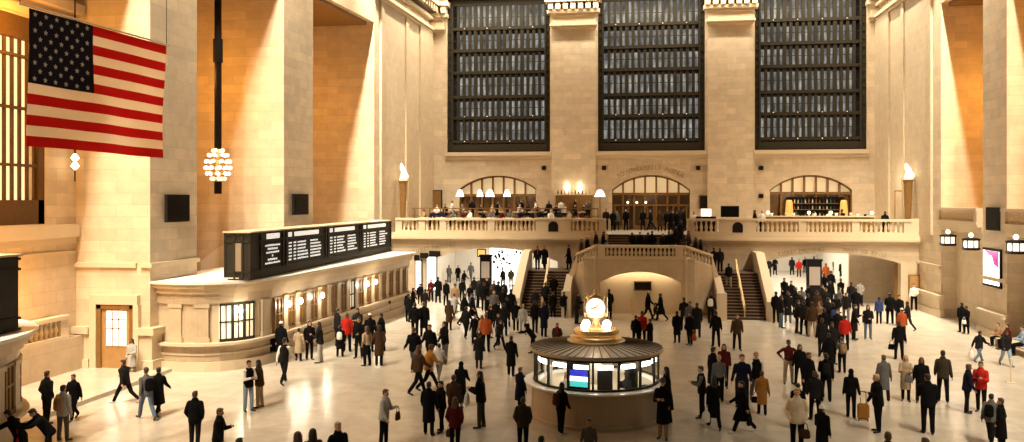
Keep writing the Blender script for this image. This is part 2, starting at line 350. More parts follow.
def balustrade(p0,p1,label,z=BZ+.08,htot=1.08,group='stone balustrades of the balcony',ped=(1,1),step=.30,th=.34):
    a=V((p0[0],p0[1],0)); b=V((p1[0],p1[1],0)); z0=p0[2] if len(p0)>2 else z; z1=p1[2] if len(p1)>2 else z
    d=b-a; L=d.length; u=d/L; nrm=V((-u.y,u.x,0)); ang=math.atan2(u.y,u.x)
    t=thing('balustrade',label,'balustrade',(a.x,a.y,z0),0,group); t['_abs']=1
    def slab(name,s0,s1,h0,h1,w):
        bm=B(); P=[]
        for s in(s0,s1):
            for sg in(-1,1):
                for h in(h0,h1):
                    q=a+u*s+nrm*sg*w/2; P.append(bm.verts.new((q.x,q.y,z0+(z1-z0)*s/L+h)))
        for f in((0,1,3,2),(4,6,7,5),(0,4,5,1),(2,3,7,6),(1,5,7,3),(0,2,6,4)): bm.faces.new([P[i] for i in f])
        obj(name,bm,M['trim'],t)
    slab('rail',0,L,htot-.16,htot,th+.12); slab('plinth',0,L,0,.16,th+.06)
    pw=.5
    if ped[0]: slab('pedestal',0,pw,.16,htot-.16,th)
    if ped[1]: slab('pedestal',L-pw,L,.16,htot-.16,th)
    s=(pw if ped[0] else 0)+step/2; e=L-(pw if ped[1] else 0)
    n=max(1,int((e-s+step/2)/step)); st=(e-s+step/2)/n
    for i in range(n):
        ss=s+i*st; q=a+u*ss; o=bpy.data.objects.new('baluster',bal_me); COL.objects.link(o); o.parent=t
        o.matrix_parent_inverse=Matrix.Translation(t.location).inverted(); o.location=(q.x,q.y,z0+(z1-z0)*ss/L+.16); o.scale=(1,1,(htot-.32)/.76)
    return t
def bx(px): return uy(px,220,BF)[0]
for i,(a,b,lb) in enumerate([(396,419,'short stone balustrade at the far left end of the balcony'),(419,440,'second stone balustrade section from the left end of the balcony'),(440,488,'stone balustrade section below the first two balcony lamps'),(488,536,'stone balustrade section left of the arched-niche pedestal by the left stair')]):
    balustrade((bx(a),BF),(bx(b),BF),lb,ped=(1,0))
balustrade((bx(571),BF),(bx(606),BF),'short stone balustrade beside the upper stair, left side',ped=(0,1))
balustrade((bx(687),BF),(bx(719),BF),'short stone balustrade beside the upper stair, right side',ped=(1,0))
for a,b,lb in((756,806,'stone balustrade section beside the pedestal right of the stair'),(806,859,'middle stone balustrade section in front of the bar arch'),(859,911,'stone balustrade section below the right torch lamp')):
    balustrade((bx(a),BF),(bx(b),BF),lb,ped=(0,1))
def pedestal(a,b,lb):
    t=thing('balcony_pedestal',lb,'pedestal',((a+b)/2,BF,BZ),0,'solid pedestals with an arched niche'); t['_abs']=1
    bm=B(); box(bm,a,b,BF-.17,BF+.2,5.08,6.05); box(bm,a-.03,b+.03,BF-.24,BF+.26,6.05,6.2); obj('block',bm,M['trim'],t)
    m=(a+b)/2; bm=B(); xzprism(bm,[(m-.36,5.2),(m+.36,5.2)]+[(m+.36*math.cos(PI*i/8),5.62+.32*math.sin(PI*i/8)) for i in range(9)],BF-.21,BF-.16); obj('niche_grille',bm,M['bronze'],t)
pedestal(bx(536),bx(571),'solid stone pedestal with dark arched niche above the left stair')
pedestal(bx(719),bx(756),'solid stone pedestal with dark arched niche above the right stair')
bm=B(); box(bm,bx(911),19.45,BF-.17,BF+.2,5.08,6.2); struct('trim_9',bm,M['trim'])
balustrade((19.25,58.6),(19.25,52.0),'stone balustrade of the side balcony, left of the pier with the advert screen',z=6.1,htot=.95,group='side balcony balustrades')
balustrade((19.25,48.7),(19.25,40.7),'stone balustrade of the side balcony, right of the pier with the advert screen',z=6.1,htot=.95,group='side balcony balustrades')
balustrade((-24.1,33.9),(-24.1,26.0),'amber-lit stone balustrade in the left bay behind the near ticket office',z=1.6,htot=1.0,group='side balcony balustrades')
bm=B(); box(bm,-24.4,-23.9,25,35.05,0,1.6); struct('trim_10',bm,M['stone2'])
# passages under the balcony
for (a,b,yb,nm) in((-17.2,-4.6,82.,'wall_passage_left'),(8.0,18.9,95.,'wall_passage_right')):
    bm=B(); box(bm,a-.3,a,BF+.8,yb,0,4.5); box(bm,b,b+.3,BF+.8,yb,0,4.5); box(bm,a,b,yb,yb+.3,0,4.5); struct('wall_left' if a<0 else 'wall_right',bm,M['plaster'])
    bm=B(); box(bm,a,b,FW,yb,4.3,4.58); struct('ceiling',bm,M['plaster'])
bm=B(); box(bm,15.6,18.9,66.5,66.9,0,4.55); struct('wall_right',bm,M['stone2'])
bm=B(); box(bm,18.0,18.3,BF+.75,BF+1.0,0,3.3); struct('trim_11',bm,M['brown'])
# ceiling fluorescents
for (x0,x1,ys,nm) in((-14,-8,(66,70.5,75,79),'left'),(10,17,(68,74,80,86,91),'right')):
    for i,y in enumerate(ys):
        for x in (x0,(x0+x1)/2,x1):
            t=tag(obj('ceiling_light',(lambda bm:(box(bm,x-.7,x+.7,y-.15,y+.15,4.18,4.28),bm)[1])(B()),M['glow2']),'long fluorescent ceiling light in the passage under the %s of the balcony'%nm,'ceiling light','fluorescent lights in the %s passage'%nm)
_lc={}
def letter(ch,size,m):
    if (ch,size,m.name) not in _lc:
        cu=bpy.data.curves.new('letter','FONT'); cu.body=ch; cu.size=size; cu.align_x='CENTER'; cu.extrude=.012
        o=bpy.data.objects.new('tmp',cu); COL.objects.link(o); bpy.context.view_layer.update()
        me=bpy.data.meshes.new_from_object(o.evaluated_get(bpy.context.evaluated_depsgraph_get())); bpy.data.objects.remove(o); me.materials.clear(); me.materials.append(m); me.name='letter'
        _lc[(ch,size,m.name)]=me
    o=bpy.data.objects.new('letter',_lc[(ch,size,m.name)]); COL.objects.link(o); return o
def area(name,loc,rot,sx,sy,en,col,spread=None):
    l=bpy.data.lights.new(name,'AREA'); l.shape='RECTANGLE'; l.size=sx; l.size_y=sy; l.energy=en; l.color=col
    if spread: l.spread=spread
    o=bpy.data.objects.new(name,l); COL.objects.link(o); o.location=loc; o.rotation_euler=rot; return o
def point(name,loc,en,col,r=.15):
    l=bpy.data.lights.new(name,'POINT'); l.energy=en; l.color=col; l.shadow_soft_size=r
    o=bpy.data.objects.new(name,l); COL.objects.link(o); o.location=loc; return o
WARM=(1,.72,.42); CREAM=(1,.86,.65); ORG=(1,.42,.05)
area('passage_lamp',(-11,72,4.1),(0,0,0),7,14,900,(1,.93,.82))
area('passage_lamp',(13.5,78,4.1),(0,0,0),7,24,1700,(1,.93,.82))
# texts carved on the arches
def arctext(s,xc,zc,R,size,y,label,name='carved_lettering',m=None,adv=.78):
    t=thing(name,label,'lettering',(xc,y,zc)); t['_abs']=1; n=len(s)
    for i,ch in enumerate(s):
        if ch==' ': continue
        th=(i-(n-1)/2)*size*adv/R
        o=letter(ch,size,m or M['carved'])
        o.parent=t; o.matrix_parent_inverse=Matrix.Translation(t.location).inverted()
        o.location=(xc+R*math.sin(th),y,zc-R*(1-math.cos(th))); o.rotation_euler=(PI/2,th,0)
    return t
def archtext(s,x0,x1,A,size,y,label,off=.18):
    # text following the arch A between x0 and x1
    xa,xb,zs,zc=A; h=(xb-xa)/2; sg=zc-zs; R=(h*h+sg*sg)/(2*sg); m=(xa+xb)/2
    t=thing('carved_lettering',label,'lettering',((x0+x1)/2,y,zc)); t['_abs']=1; n=len(s)
    for i,ch in enumerate(s):
        if ch==' ': continue
        x=x0+(x1-x0)*(i+.5)/n; th=math.asin(max(-.95,min(.95,(x-m)/(R+off)))); z=zc-R+(R+off)*math.cos(th)
        o=letter(ch,size,M['carved']); o.parent=t; o.matrix_parent_inverse=Matrix.Translation(t.location).inverted()
        o.location=(x,y,z); o.rotation_euler=(PI/2,th,0)
archtext('TICKET MACHINES',uy(778,250,BF)[0],uy(825,250,BF)[0],RA,.40,BF-.02,'carved words ticket machines over the right-hand arch',.14)
archtext('TRACKS 100 TO 117',uy(842,250,BF)[0],uy(886,250,BF)[0],RA,.36,BF-.02,'carved words about tracks over the right-hand arch',.14)
archtext('TICKET MACHINES',uy(413,250,BF)[0],uy(456,250,BF)[0],(-17.5,-5.0,3.0,4.05),.40,BF-.02,'carved words over the left arch under the balcony',.12)
archtext('TO VANDERBILT AVENUE',uy(618,170,FW)[0],uy(684,170,FW)[0],AR[1],.52,FW-.02,'carved words over the central doorway arch',.45)
# posters, kiosks
def flatpanel(name,label,cat,px0,py0,px1,py1,Y,face,frame=M['bronze'],fw=.08):
    x0,z1=uy(px0,py0,Y); x1,_=uy(px1,py0,Y); z0=uy(px0,py1,Y)[1]
    t=thing(name,label,cat,((x0+x1)/2,Y,z0)); t['_abs']=1
    bm=B(); box(bm,x0-fw,x1+fw,Y,Y+.1,z0-fw,z1+fw); obj('frame',bm,frame,t)
    bm=B(); box(bm,x0,x1,Y-.03,Y,z0,z1); obj('panel',bm,face,t); return t
PB=[('tall backlit white poster panel nearest the end of the ticket windows',416,421),('wide backlit white poster panel beside the left arch',427,436)]
for lb,a,b in PB: flatpanel('poster_panel',lb,'poster',a,261 if a<420 else 257,b,290,62.85,M['poster'])
for i,(a,b) in enumerate(((415,418),(421,427),(430,439))): flatpanel('dark_transom','small dark transom pane over the white posters, %s'%('left of three','middle of three','right of three')[i],'pane',a,256-i*2,b,259-i*2,62.8,M['bronze'])
def kiosk(px,w,ytop,Y,label,zt):
    x=uy(px,300,Y)[0]; t=thing('information_kiosk',label,'kiosk',(x,Y,0)); h=zt
    bm=B(); box(bm,-w/2,w/2,-.25,.25,.15,h); box(bm,-w/2-.08,w/2+.08,-.33,.33,0,.15); box(bm,-w/2-.06,w/2+.06,-.3,.3,h,h+.12); obj('housing',bm,M['blackm'],t)
    bm=B(); box(bm,-w/2+.12,w/2-.12,-.28,-.25,h*.5,h*.88); obj('screen',bm,mat('kiosk_screen',(.3,.24,.19),.4,emit=.25,ecol=(.75,.6,.45)),t)
kiosk(486,.85,256,64.5,'tall dark information kiosk in the crowd under the left arch',3.25)
kiosk(814,.95,258,62.0,'tall dark information kiosk in the crowd under the right arch',3.3)
# white graphic hoarding in left passage
x0=uy(490,250,76)[0]; x1=uy(524,250,76)[0]
t=thing('graphic_hoarding','white hoarding with black drawn shapes behind the left kiosk','hoarding',((x0+x1)/2,76,0)); t['_abs']=1
bm=B(); box(bm,x0,x1,76,76.1,.0,4.0); obj('panel',bm,M['poster'],t)
bm=B()
for i in range(34):
    cx=random.uniform(x0+.2,x1-.2); cz=random.uniform(1.5,3.9); r=random.uniform(.08,.2)
    xzprism(bm,[(cx+r*random.uniform(.5,1.2)*math.cos(2*PI*k/7),cz+r*random.uniform(.4,1.1)*math.sin(2*PI*k/7)) for k in range(7)],75.95,76)
obj('graphic',bm,M['blackm'],t)
flatpanel('sign_panel','small orange sign above the left kiosk','sign',478,250,485,256,68,mat('orange_sign',(.8,.4,.1),.5,emit=.4,ecol=(.9,.42,.1)))
flatpanel('sign_panel','brown framed panel on the wall beside the right arch','sign',910,276,921,293,62.85,M['tan'],frame=M['brown'])
# ---------------- central stair block
CY=56.0
t=None
bm=B()
arch_over(bm,-2.43,3.15,2.05,2.9,3.75,CY,CY+.9); box(bm,-3.3,-2.43,CY,CY+.9,0,3.75); box(bm,3.15,3.75,CY,CY+.9,0,3.75)
prism(bm,[(-2.45,CY+.9),(3.15,CY+.9),(3.15,CY+1.0),(-2.45,CY+1.0)],2.9,3.6)
struct('wall_centre',bm,M['stone2'])
bm=B(); box(bm,-2.43,3.15,CY+1.6,CY+1.75,0,3.0); struct('wall_centre',bm,noisy('niche_plaster',(.74,.63,.46),.6,.05,1))
bm=B(); prism(bm,[(-2.5,CY+.35),(3.3,CY+.35),(4.9,58.6),(4.9,61.5),(-4.1,61.5),(-4.1,58.6)],3.3,3.62); struct('floor',bm,M['step'])
area('niche_lamp',(.36,CY+1.25,2.85),(0,0,0),4.5,.3,55,WARM)
# canted parapets (outline P3->P2->P1->P0)
def par_pts(side):
    L=[(-3.3 if 0 else -2.4,CY,3.75),(-3.75,58.2,3.05),(-4.35,58.4,1.75),(-4.35,55.4,.85)]
    if side>0: L=[(3.05,CY,3.75),(4.9,58.2,3.05),(5.35,58.4,1.75),(5.35,55.4,.85)]
    return L
def slopewall(bm,p0,p1,th=.36,base=0.,cap=0):
    a=V(p0);b=V(p1);u=V((b.x-a.x,b.y-a.y,0)).normalized();n=V((-u.y,u.x,0))*th/2
    P=[]
    for p in(a,b):
        for sg in(-1,1):
            for z in(base if not cap else p.z-cap,p.z): q=p+n*sg; P.append(bm.verts.new((q.x,q.y,z)))
    for f in((0,1,3,2),(4,6,7,5),(0,4,5,1),(2,3,7,6),(1,5,7,3),(0,2,6,4)): bm.faces.new([P[i] for i in f])
for s in(-1,1):
    L=par_pts(s); bm=B()
    for p,q in zip(L,L[1:]): slopewall(bm,p,q)
    struct('wall_centre',bm,M['stone2'])
    bm=B(); q1=(L[1][0],L[1][1],L[1][2]+.85); q2=(L[2][0],L[2][1],L[2][2]+.75); q3=(L[3][0],L[3][1],L[3][2]+.8)
    slopewall(bm,q1,q2,.45,cap=1.0); slopewall(bm,q2,q3,.45,cap=.9); obox(bm,(L[3][0],L[3][1]-.1,.85),.6,.6,1.7)
    struct('trim_12',bm,M['trim'])
    balustrade(L[0],L[1],'canted stone balustrade descending from the landing, %s side'%('left' if s<0 else 'right'),htot=.88,group='landing balustrades',ped=(0,0),step=.34)
balustrade((-2.4,CY+.15,3.72),(3.05,CY+.15,3.72),'straight stone balustrade of the central stair landing over the segmental arch',htot=.88,group='landing balustrades',ped=(1,1),step=.26)
# flights
def flight(name,label,x0,x1,y0,z0,y1,z1,n=15,grp=None):
    t=thing(name,label,'staircase',((x0+x1)/2,y0,z0)); t['_abs']=1
    bm=B(); dy=(y1-y0)/n; dz=(z1-z0)/n
    pts=[(y0,z0)]
    for i in range(n): pts+= [(y0+i*dy,z0+(i+1)*dz),(y0+(i+1)*dy,z0+(i+1)*dz)]
    pts+=[(y1,z0-.0)]
    a=[bm.verts.new((x0,p[0],p[1])) for p in pts]; b=[bm.verts.new((x1,p[0],p[1])) for p in pts]; m=len(pts)
    for i in range(m):
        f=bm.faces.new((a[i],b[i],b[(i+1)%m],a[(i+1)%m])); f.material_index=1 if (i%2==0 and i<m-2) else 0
    bm.faces.new(a[::-1]); bm.faces.new(b)
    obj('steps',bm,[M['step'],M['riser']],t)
    bm=B()
    for i in range(n): box(bm,x0+.05,x1-.05,y0+i*dy-.02,y0+i*dy+.03,z0+(i+1)*dz-.04,z0+(i+1)*dz+.006)
    obj('nosing',bm,noisy('worn_step_edge',(.17,.11,.065),.6,.2,3),t)
    return t
def handrail(label,x,y0,z0,y1,z1,h=.9):
    t=thing('handrail',label,'handrail',(x,y0,z0)); t['_abs']=1
    bm=B(); tube(bm,(x,y0,z0+h),(x,y1,z1+h),.05); tube(bm,(x,y0,z0+h*.55),(x,y1,z1+h*.55),.03); obj('rail',bm,M['brass'],t)
    for k in(0,.33,.66,1):
        bm=B(); y=y0+(y1-y0)*k; z=z0+(z1-z0)*k; tube(bm,(x,y,z),(x,y,z+h),.04); obj('post',bm,M['brass'],t)
xl0,xl1=-7.4,-4.55; xr0,xr1=5.55,8.15
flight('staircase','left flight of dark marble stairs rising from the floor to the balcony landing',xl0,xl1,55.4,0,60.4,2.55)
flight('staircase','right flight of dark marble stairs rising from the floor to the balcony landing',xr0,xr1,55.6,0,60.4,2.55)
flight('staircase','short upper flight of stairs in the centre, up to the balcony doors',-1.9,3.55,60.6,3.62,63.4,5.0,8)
handrail('brass handrail down the middle of the left stairs',(xl0+xl1)/2,55.5,0,60.4,2.55); handrail('brass handrail down the middle of the right stairs',(xr0+xr1)/2-.05,55.7,0,60.4,2.55)
bm=B(); box(bm,-7.4,-4.1,60.4,62.98,2.2,2.55); box(bm,4.9,8.2,60.4,62.98,2.2,2.55); struct('floor',bm,M['step'])
for s,(a,b) in((-1,(-4.4,-2.2)),(1,(5.2,3.9))):   # sideways flights
    t=thing('staircase','short sideways flight joining the %s stairs to the central landing'%('left' if s<0 else 'right'),'staircase',(a,60,2.5)); t['_abs']=1
    bm=B(); n=6
    for i in range(n):
        x0=a+(b-a)*i/n; x1=a+(b-a)*(i+1)/n; box(bm,min(x0,x1),max(x0,x1),58.7,62.9,2.2,2.55+(i+1)*1.07/n)
    obj('steps',bm,M['step'],t)
for s,xx,y in((-1,-7.65,55.2),(1,8.42,55.4)):
    bm=B(); slopewall(bm,(xx,y,1.0),(xx,60.6,3.75),.42); slopewall(bm,(xx,60.6,3.75),(xx,63,3.75),.42); struct('wall_centre',bm,M['stone2'])
    bm=B(); slopewall(bm,(xx,y-.05,1.12),(xx,60.6,3.9),.56,cap=.16); slopewall(bm,(xx,60.6,3.9),(xx,63,3.9),.56,cap=.16); obox(bm,(xx,y+.1,.6),.66,.6,1.2); struct('trim_12',bm,M['trim'])
# dark hanging sign in niche
t=thing('wall_sign','dark sign hanging on the lit wall inside the central arch','sign',(.5,CY+1.55,1.6)); bm=B(); box(bm,-.55,.55,-.12,0,0,.5); obj('sign_box',bm,M['bronze'],t)
bm=B(); box(bm,-.6,.6,-.16,.0,.5,.56); box(bm,-.6,.6,-.16,.0,-.06,0); obj('rim',bm,M['brown'],t)
bm=B(); tube(bm,(-.2,CY+1.3,0),(-.2,CY+1.3,1.0),.03); ball(bm,(-.2,CY+1.3,1.0),.06,8); tube(bm,(-.2,CY+1.3,0),(-.2,CY+1.3,.04),.18); tag(obj('barrier_post',bm,M['brass']),'slim barrier post in front of the lit wall under the central arch','post')
# ---------------- doors in arches of far wall
def arch_frame(a,b,zs,zc,name,cols=7,bar=8.05,floorz=BZ):
    w=sthing(name,((a+b)/2,FW+.3,floorz)); w['_abs']=1
    bm=B(); n=24
    for i in range(n):
        xa=a+(b-a)*i/n; xb=a+(b-a)*(i+1)/n; za=arcz(xa,a,b,zs,zc); zb=arcz(xb,a,b,zs,zc)
        xzprism(bm,[(xa,za-.16),(xb,zb-.16),(xb,zb),(xa,za)],FW+.2,FW+.4)
    for i in range(cols+1):
        x=a+(b-a)*i/cols; zt=arcz(min(max(x,a+.01),b-.01),a,b,zs,zc); box(bm,x-.08,x+.08,FW+.2,FW+.42,floorz,zt)
    box(bm,a,b,FW+.18,FW+.44,bar-.1,bar+.12); obj('door_frame',bm,M['brown'],w); return w
for k,(a,b,zs,zc) in enumerate(AR):
    w=arch_frame(a,b,zs,zc,'door_%d'%(k+1),bar=(7.9,8.0,8.05)[k]); w2=(7.9,8.0,8.05)[k]
    bm=B(); n=16
    X=[a+(b-a)*i/n for i in range(n+1)]
    xzprism(bm,[(a,w2)]+[(b,w2)]+[(x,arcz(x,a,b,zs,zc)) for x in X[::-1]],FW+.6,FW+.62); obj('transom_glass',bm,M['ambershade'],w)
    bm=B(); box(bm,a,b,FW+.6,FW+.62,BZ,w2); obj('lower_glass',bm,noisy('amber_door_glass',(.16,.08,.03),.3,.5,1.5) if k!=1 else noisy('doorway_glass',(.13,.075,.035),.3,.6,1.2),w)
    if k==1:
        bm=B(); box(bm,a,b,FW+.18,FW+.44,7.0,7.14)
        for i in range(4): x=a+(b-a)*(i+.5)/4; box(bm,x-.6,x-.5,FW+.16,FW+.44,BZ,7.0); box(bm,x+.5,x+.6,FW+.16,FW+.44,BZ,7.0); box(bm,x-.5,x+.5,FW+.16,FW+.44,BZ,5.35)
        obj('door_leaf',bm,M['brown'],w)
        bm=B()
        for x in (-.6,.15,.9): ball(bm,(x,FW+.1,7.3),.09,8)
        obj('lamp_bulb',bm,M['glow'],w)
# bar inside the right arch
a,b,zs,zc=AR[2]
t=thing('back_bar','lit back bar with dark shelves of bottles inside the right balcony arch','bar',((a+b)/2,FW,BZ)); t['_abs']=1
bm=B(); box(bm,a+1.4,b-.7,FW-.25,FW+.1,7.5,7.75); box(bm,a+1.4,b-.7,FW-.2,FW+.1,BZ,7.5); obj('cabinet',bm,M['black'],t)
bm=B()
for z in(6.1,6.7,7.2): box(bm,a+1.7,b-1.1,FW-.35,FW-.2,z,z+.04)
obj('shelf',bm,M['brown'],t)
for x in (a+1.45,b-.75):
    bm=B(); lathe(bm,[(.2,0),(.26,.2),(.32,1.0),(.26,1.9),(.2,2.1)],(x,FW-.45,5.4),14); obj('column_lamp',bm,M['amberlit'],t,smooth=True)
cols_b=[mat('bottle_%s'%n,c,.15) for n,c in(('green',(.03,.09,.04)),('amber',(.2,.07,.02)),('clear',(.4,.4,.38)),('dark',(.03,.02,.02)),('pale',(.5,.42,.28)))]
bottle=[]
for i in range(36):
    row=i//12; x=a+1.9+(i%12)*(b-a-3.2)/11.5; z=(6.14,6.74,7.24)[row]
    bm=B(); hh=random.uniform(.26,.38); lathe(bm,[(.05,0),(.055,.02),(.055,hh*.6),(.02,hh*.75),(.02,hh)],(0,0,0),8)
    o=obj('bottle',bm,cols_b[random.randrange(5)],smooth=True); o.location=(x,FW-.28,z)
    tag(o,'small bottle on the %s shelf of the back bar in the right balcony arch'%('lowest','middle','topmost')[row],'bottle','bottles on the %s shelf of the right back bar'%('lowest','middle','top')[row])
# left balcony back bar (px 556-592)
x0=uy(556,200,72.8)[0]; x1=uy(592,200,72.8)[0]
t=thing('back_bar','low back bar with lit shelf between the left and central balcony arches','bar',((x0+x1)/2,72.8,5.8)); t['_abs']=1
bm=B(); box(bm,x0,x1,72.3,73.0,5.8,7.9); obj('cabinet',bm,M['brown'],t); bm=B(); box(bm,x0-.1,x1+.1,72.1,73.0,7.9,8.0); obj('top',bm,M['trim'],t)
for k in range(10):
    bm=B(); lathe(bm,[(.07,0),(.07,.2),(.03,.28),(.03,.38)],(0,0,0),8); o=obj('bottle',bm,cols_b[(k*3)%5],smooth=True); o.location=(x0+.2+k*(x1-x0-.4)/9,72.4,8.0)
    tag(o,'small bottle standing on the low back bar beneath the two wall lights','bottle','bottles beneath the two wall lights')
for i,px in enumerate((567,580)):
    x,z=uy(px,188,73.0); bm=B(); lathe(bm,[(.06,0),(.16,.1),(.2,.5),(.16,.55)],(x,72.85,z-.4),12); tag(obj('wall_light',bm,M['glow'],smooth=True),'glowing upright wall light above the back bar, %s of the two'%('left','right')[i],'wall light')
    point('sconce_lamp',(x,72.75,z+.3),9,CREAM,.06)
# terrace lamps
for i,(px,w) in enumerate(((460,1.),(480,.8),(490,1.1),(507,.9),(600,1.25))):
    x,z=uy(px,193,69.0); lb=('leftmost','second from left','third from left','fourth from left','wide-shaded')[i]
    t=thing('table_lamp',('%s of the tall white-shaded lamps over the restaurant terrace'%lb) if i<4 else 'wide white-shaded lamp at the terrace corner near the central doors','lamp',(x,69.0,5.8),0,'white-shaded terrace lamps')
    bm=B(); lathe(bm,[(.18,0),(.16,.06),(.03,.1),(.03,z-5.8-.3),(.05,z-5.8-.25)],(0,0,0),10); obj('stem',bm,M['bronze'],t)
    bm=B(); lathe(bm,[(.34*w,0),(.30*w,.18),(.16*w,.52),(.05,.56)],(0,0,z-5.8-.3),14); obj('lamp_shade',bm,M['glowc'],t,smooth=True)
# terrace rail
x0=uy(400,209,67.9)[0]; x1=uy(598,209,67.9)[0]
t=thing('terrace_rail','low bronze rail dividing the two levels of the restaurant terrace','railing',(x0,67.9,5.8)); t['_abs']=1
bm=B(); box(bm,x0,x1,67.87,67.95,6.78,6.86); box(bm,x0,x1,67.88,67.94,6.2,6.25); obj('rail',bm,M['brown'],t)
for i in range(14):
    bm=B(); x=x0+(x1-x0)*i/13; box(bm,x-.04,x+.04,67.87,67.95,5.8,6.8); obj('post',bm,M['brown'],t)
for i,(a,b,y,z,lb) in enumerate(((-17,-3.5,66.2,5.38,'front'),(-17,-3.5,70.2,5.8,'back'))):
    t=thing('banquette','long brown banquette bench along the %s row of the restaurant terrace'%lb,'bench',((a+b)/2,y,z)); t['_abs']=1
    bm=B(); box(bm,a,b,y-.05,y+.5,z,z+.42); obj('seat',bm,M['brown'],t); bm=B(); box(bm,a,b,y+.5,y+.6,z,z+.8); obj('backrest',bm,M['brown'],t)
# tables on terrace
tb=None
for i in range(10):
    for r,(y,z) in enumerate(((65.6,5.38),(69.5,5.8))):
        loc=(-16.3+i*1.35,y,z); lb='round white-clothed table in the %s row of the restaurant terrace'%('front','back')[r]; g='terrace tables, %s row'%('front','back')[r]
        if tb is None:
            tb=thing('cafe_table',lb,'table',loc,0,g)
            bm=B(); lathe(bm,[(.4,.70),(.42,.74),(.0,.745)],n=14,cap=False); obj('tabletop',bm,M['cloth'],tb); bm=B(); lathe(bm,[(.2,0),(.03,.05),(.03,.7)],n=8); obj('pedestal_leg',bm,M['bronze'],tb)
        else: copy_tree(tb,loc,0,lb,g)
# right terrace furniture
x0=uy(758,212,66.5)[0]; x1=uy(873,212,66.5)[0]
t=thing('bar_counter','long low bar counter behind the right balcony balustrade','counter',((x0+x1)/2,66.5,5)); t['_abs']=1
bm=B(); box(bm,x0,x1,66.2,66.9,5,6.25); obj('front_panel',bm,M['brown'],t); bm=B(); box(bm,x0-.1,x1+.1,66.05,67.0,6.25,6.32); obj('worktop',bm,M['trim'],t)
for i,px in enumerate((768,809,831,872)):
    x,z=uy(px,213,66.4); t=thing('globe_lamp','round white globe lamp on the right bar counter, %s'%('left end','second from left','third from left','right end')[i],'lamp',(x,66.4,6.32),0,'globe lamps on the bar counter')
    bm=B(); lathe(bm,[(.08,0),(.03,.04),(.03,.12)],n=8); obj('base',bm,M['brass'],t); bm=B(); ball(bm,(0,0,.24),.13,12); obj('globe',bm,mat('soft_globe',(1,.95,.85),.4,emit=2.0,ecol=(1,.88,.66)),t,smooth=True)
for i in range(14):
    px=772+i*7.2
    if min(abs(px-q) for q in(768,809,831,872))<3: continue
    x,_=uy(px,213,66.5); bm=B(); hh=random.uniform(.12,.24); lathe(bm,[(.05,0),(.09,.02),(.12,hh)],n=10); o=obj('serving_bowl',bm,[M['cloth'],M['black'],M['trim']][i%3],smooth=True); o.location=(x,66.6,6.32)
    tag(o,'%s serving bowl on the long bar counter, right balcony'%('white','black','stone-coloured')[i%3],'bowl','%s bowls on the bar counter'%('white','black','stone')[i%3])
flatpanel('television','wide black television standing behind the right stair pedestal','television',722,207,738,216,64.2,M['black'],frame=M['blackm'])
x,z=uy(706,210,64.5); t=thing('reception_desk','small white lit desk beside the person in white on the balcony','desk',(x,64.6,5)); bm=B(); box(bm,-.7,.7,-.25,.25,0,1.3); obj('desk_body',bm,M['bronze'],t); bm=B(); box(bm,-.36,.36,-.2,-.16,1.32,1.85); obj('monitor',bm,M['poster'],t)
# small speaker boxes on far wall
for i,(px,py) in enumerate(((544,168),(604,168),(698,168),(761,168),(761,196))):
    x,z=uy(px,py,FW); bm=B(); obox(bm,(x,FW-.1,z),.34,.2,.34); obox(bm,(x,FW-.22,z),.24,.05,.24)
    tag(obj('wall_vent',bm,M['bronze']),('small dark square box on the far wall, %s'%('right of the left arch','left of the central doorway','right of the central doorway','upper one left of the bar arch','lower one left of the bar arch')[i]),'vent')
flatpanel('display_case','narrow bronze case on the wall beside the central doorway','case',700,196,708,208,73.1,M['bronze'],frame=M['brown'])
flatpanel('display_case','bronze door panel on the far wall at the left end of the balcony','case',431,191,441,214,73.0,M['brown'],frame=M['bronze'])
# torch lamps
def torch(px,py0,pyt,Y,label):
    x,zt=uy(px,pyt,Y); _,zb=uy(px,py0,Y); t=thing('torch_lamp',label,'lamp',(x,Y,BZ)); h=zb-BZ
    bm=B(); lathe(bm,[(.3,0),(.3,.15),(.2,.3),(.18,.5),(.24,h*.5),(.3,h-.15),(.38,h),(.3,h+.02)],n=12); obj('column',bm,M['brown'],t)
    for s in(-1,1):
        bm=B(); tube(bm,(s*.3,0,h*.3),(s*.42,0,h+.1),.035); ball(bm,(s*.42,0,h+.15),.07,8); obj('arm',bm,M['brass'],t)
    bm=B(); hh=zt-zb; lathe(bm,[(.3,0),(.34,hh*.25),(.22,hh*.5),(.2,hh*.7),(.1,hh*.9),(.02,hh)],(0,0,h),12)
    for v in bm.verts: v.co.x+=.12*math.sin((v.co.z-h)/max(.1,hh)*5)
    obj('flame_glass',bm,mat('flame_glass',(1,.93,.8),.4,emit=.8,ecol=(1,.85,.62)),t,smooth=True)
torch(908,180,163,63.7,'tall bronze torch lamp with white flame glass at the right end of the balcony')
torch(403,181,163,63.7,'tall bronze torch lamp with flame glass at the left end of the balcony')
bm=B(); x,z=uy(899,222,66); 
for q in ((x-.25,5,x-.18,8.2),(x+.3,5,x+.37,8.2)): box(bm,q[0],q[2],66.2,66.3,q[1],q[3])
box(bm,x-.25,x+.37,66.2,66.3,8.1,8.2); tag(obj('stand_frame',bm,M['tan']),'slim upright wooden frame beside the right torch lamp','frame')
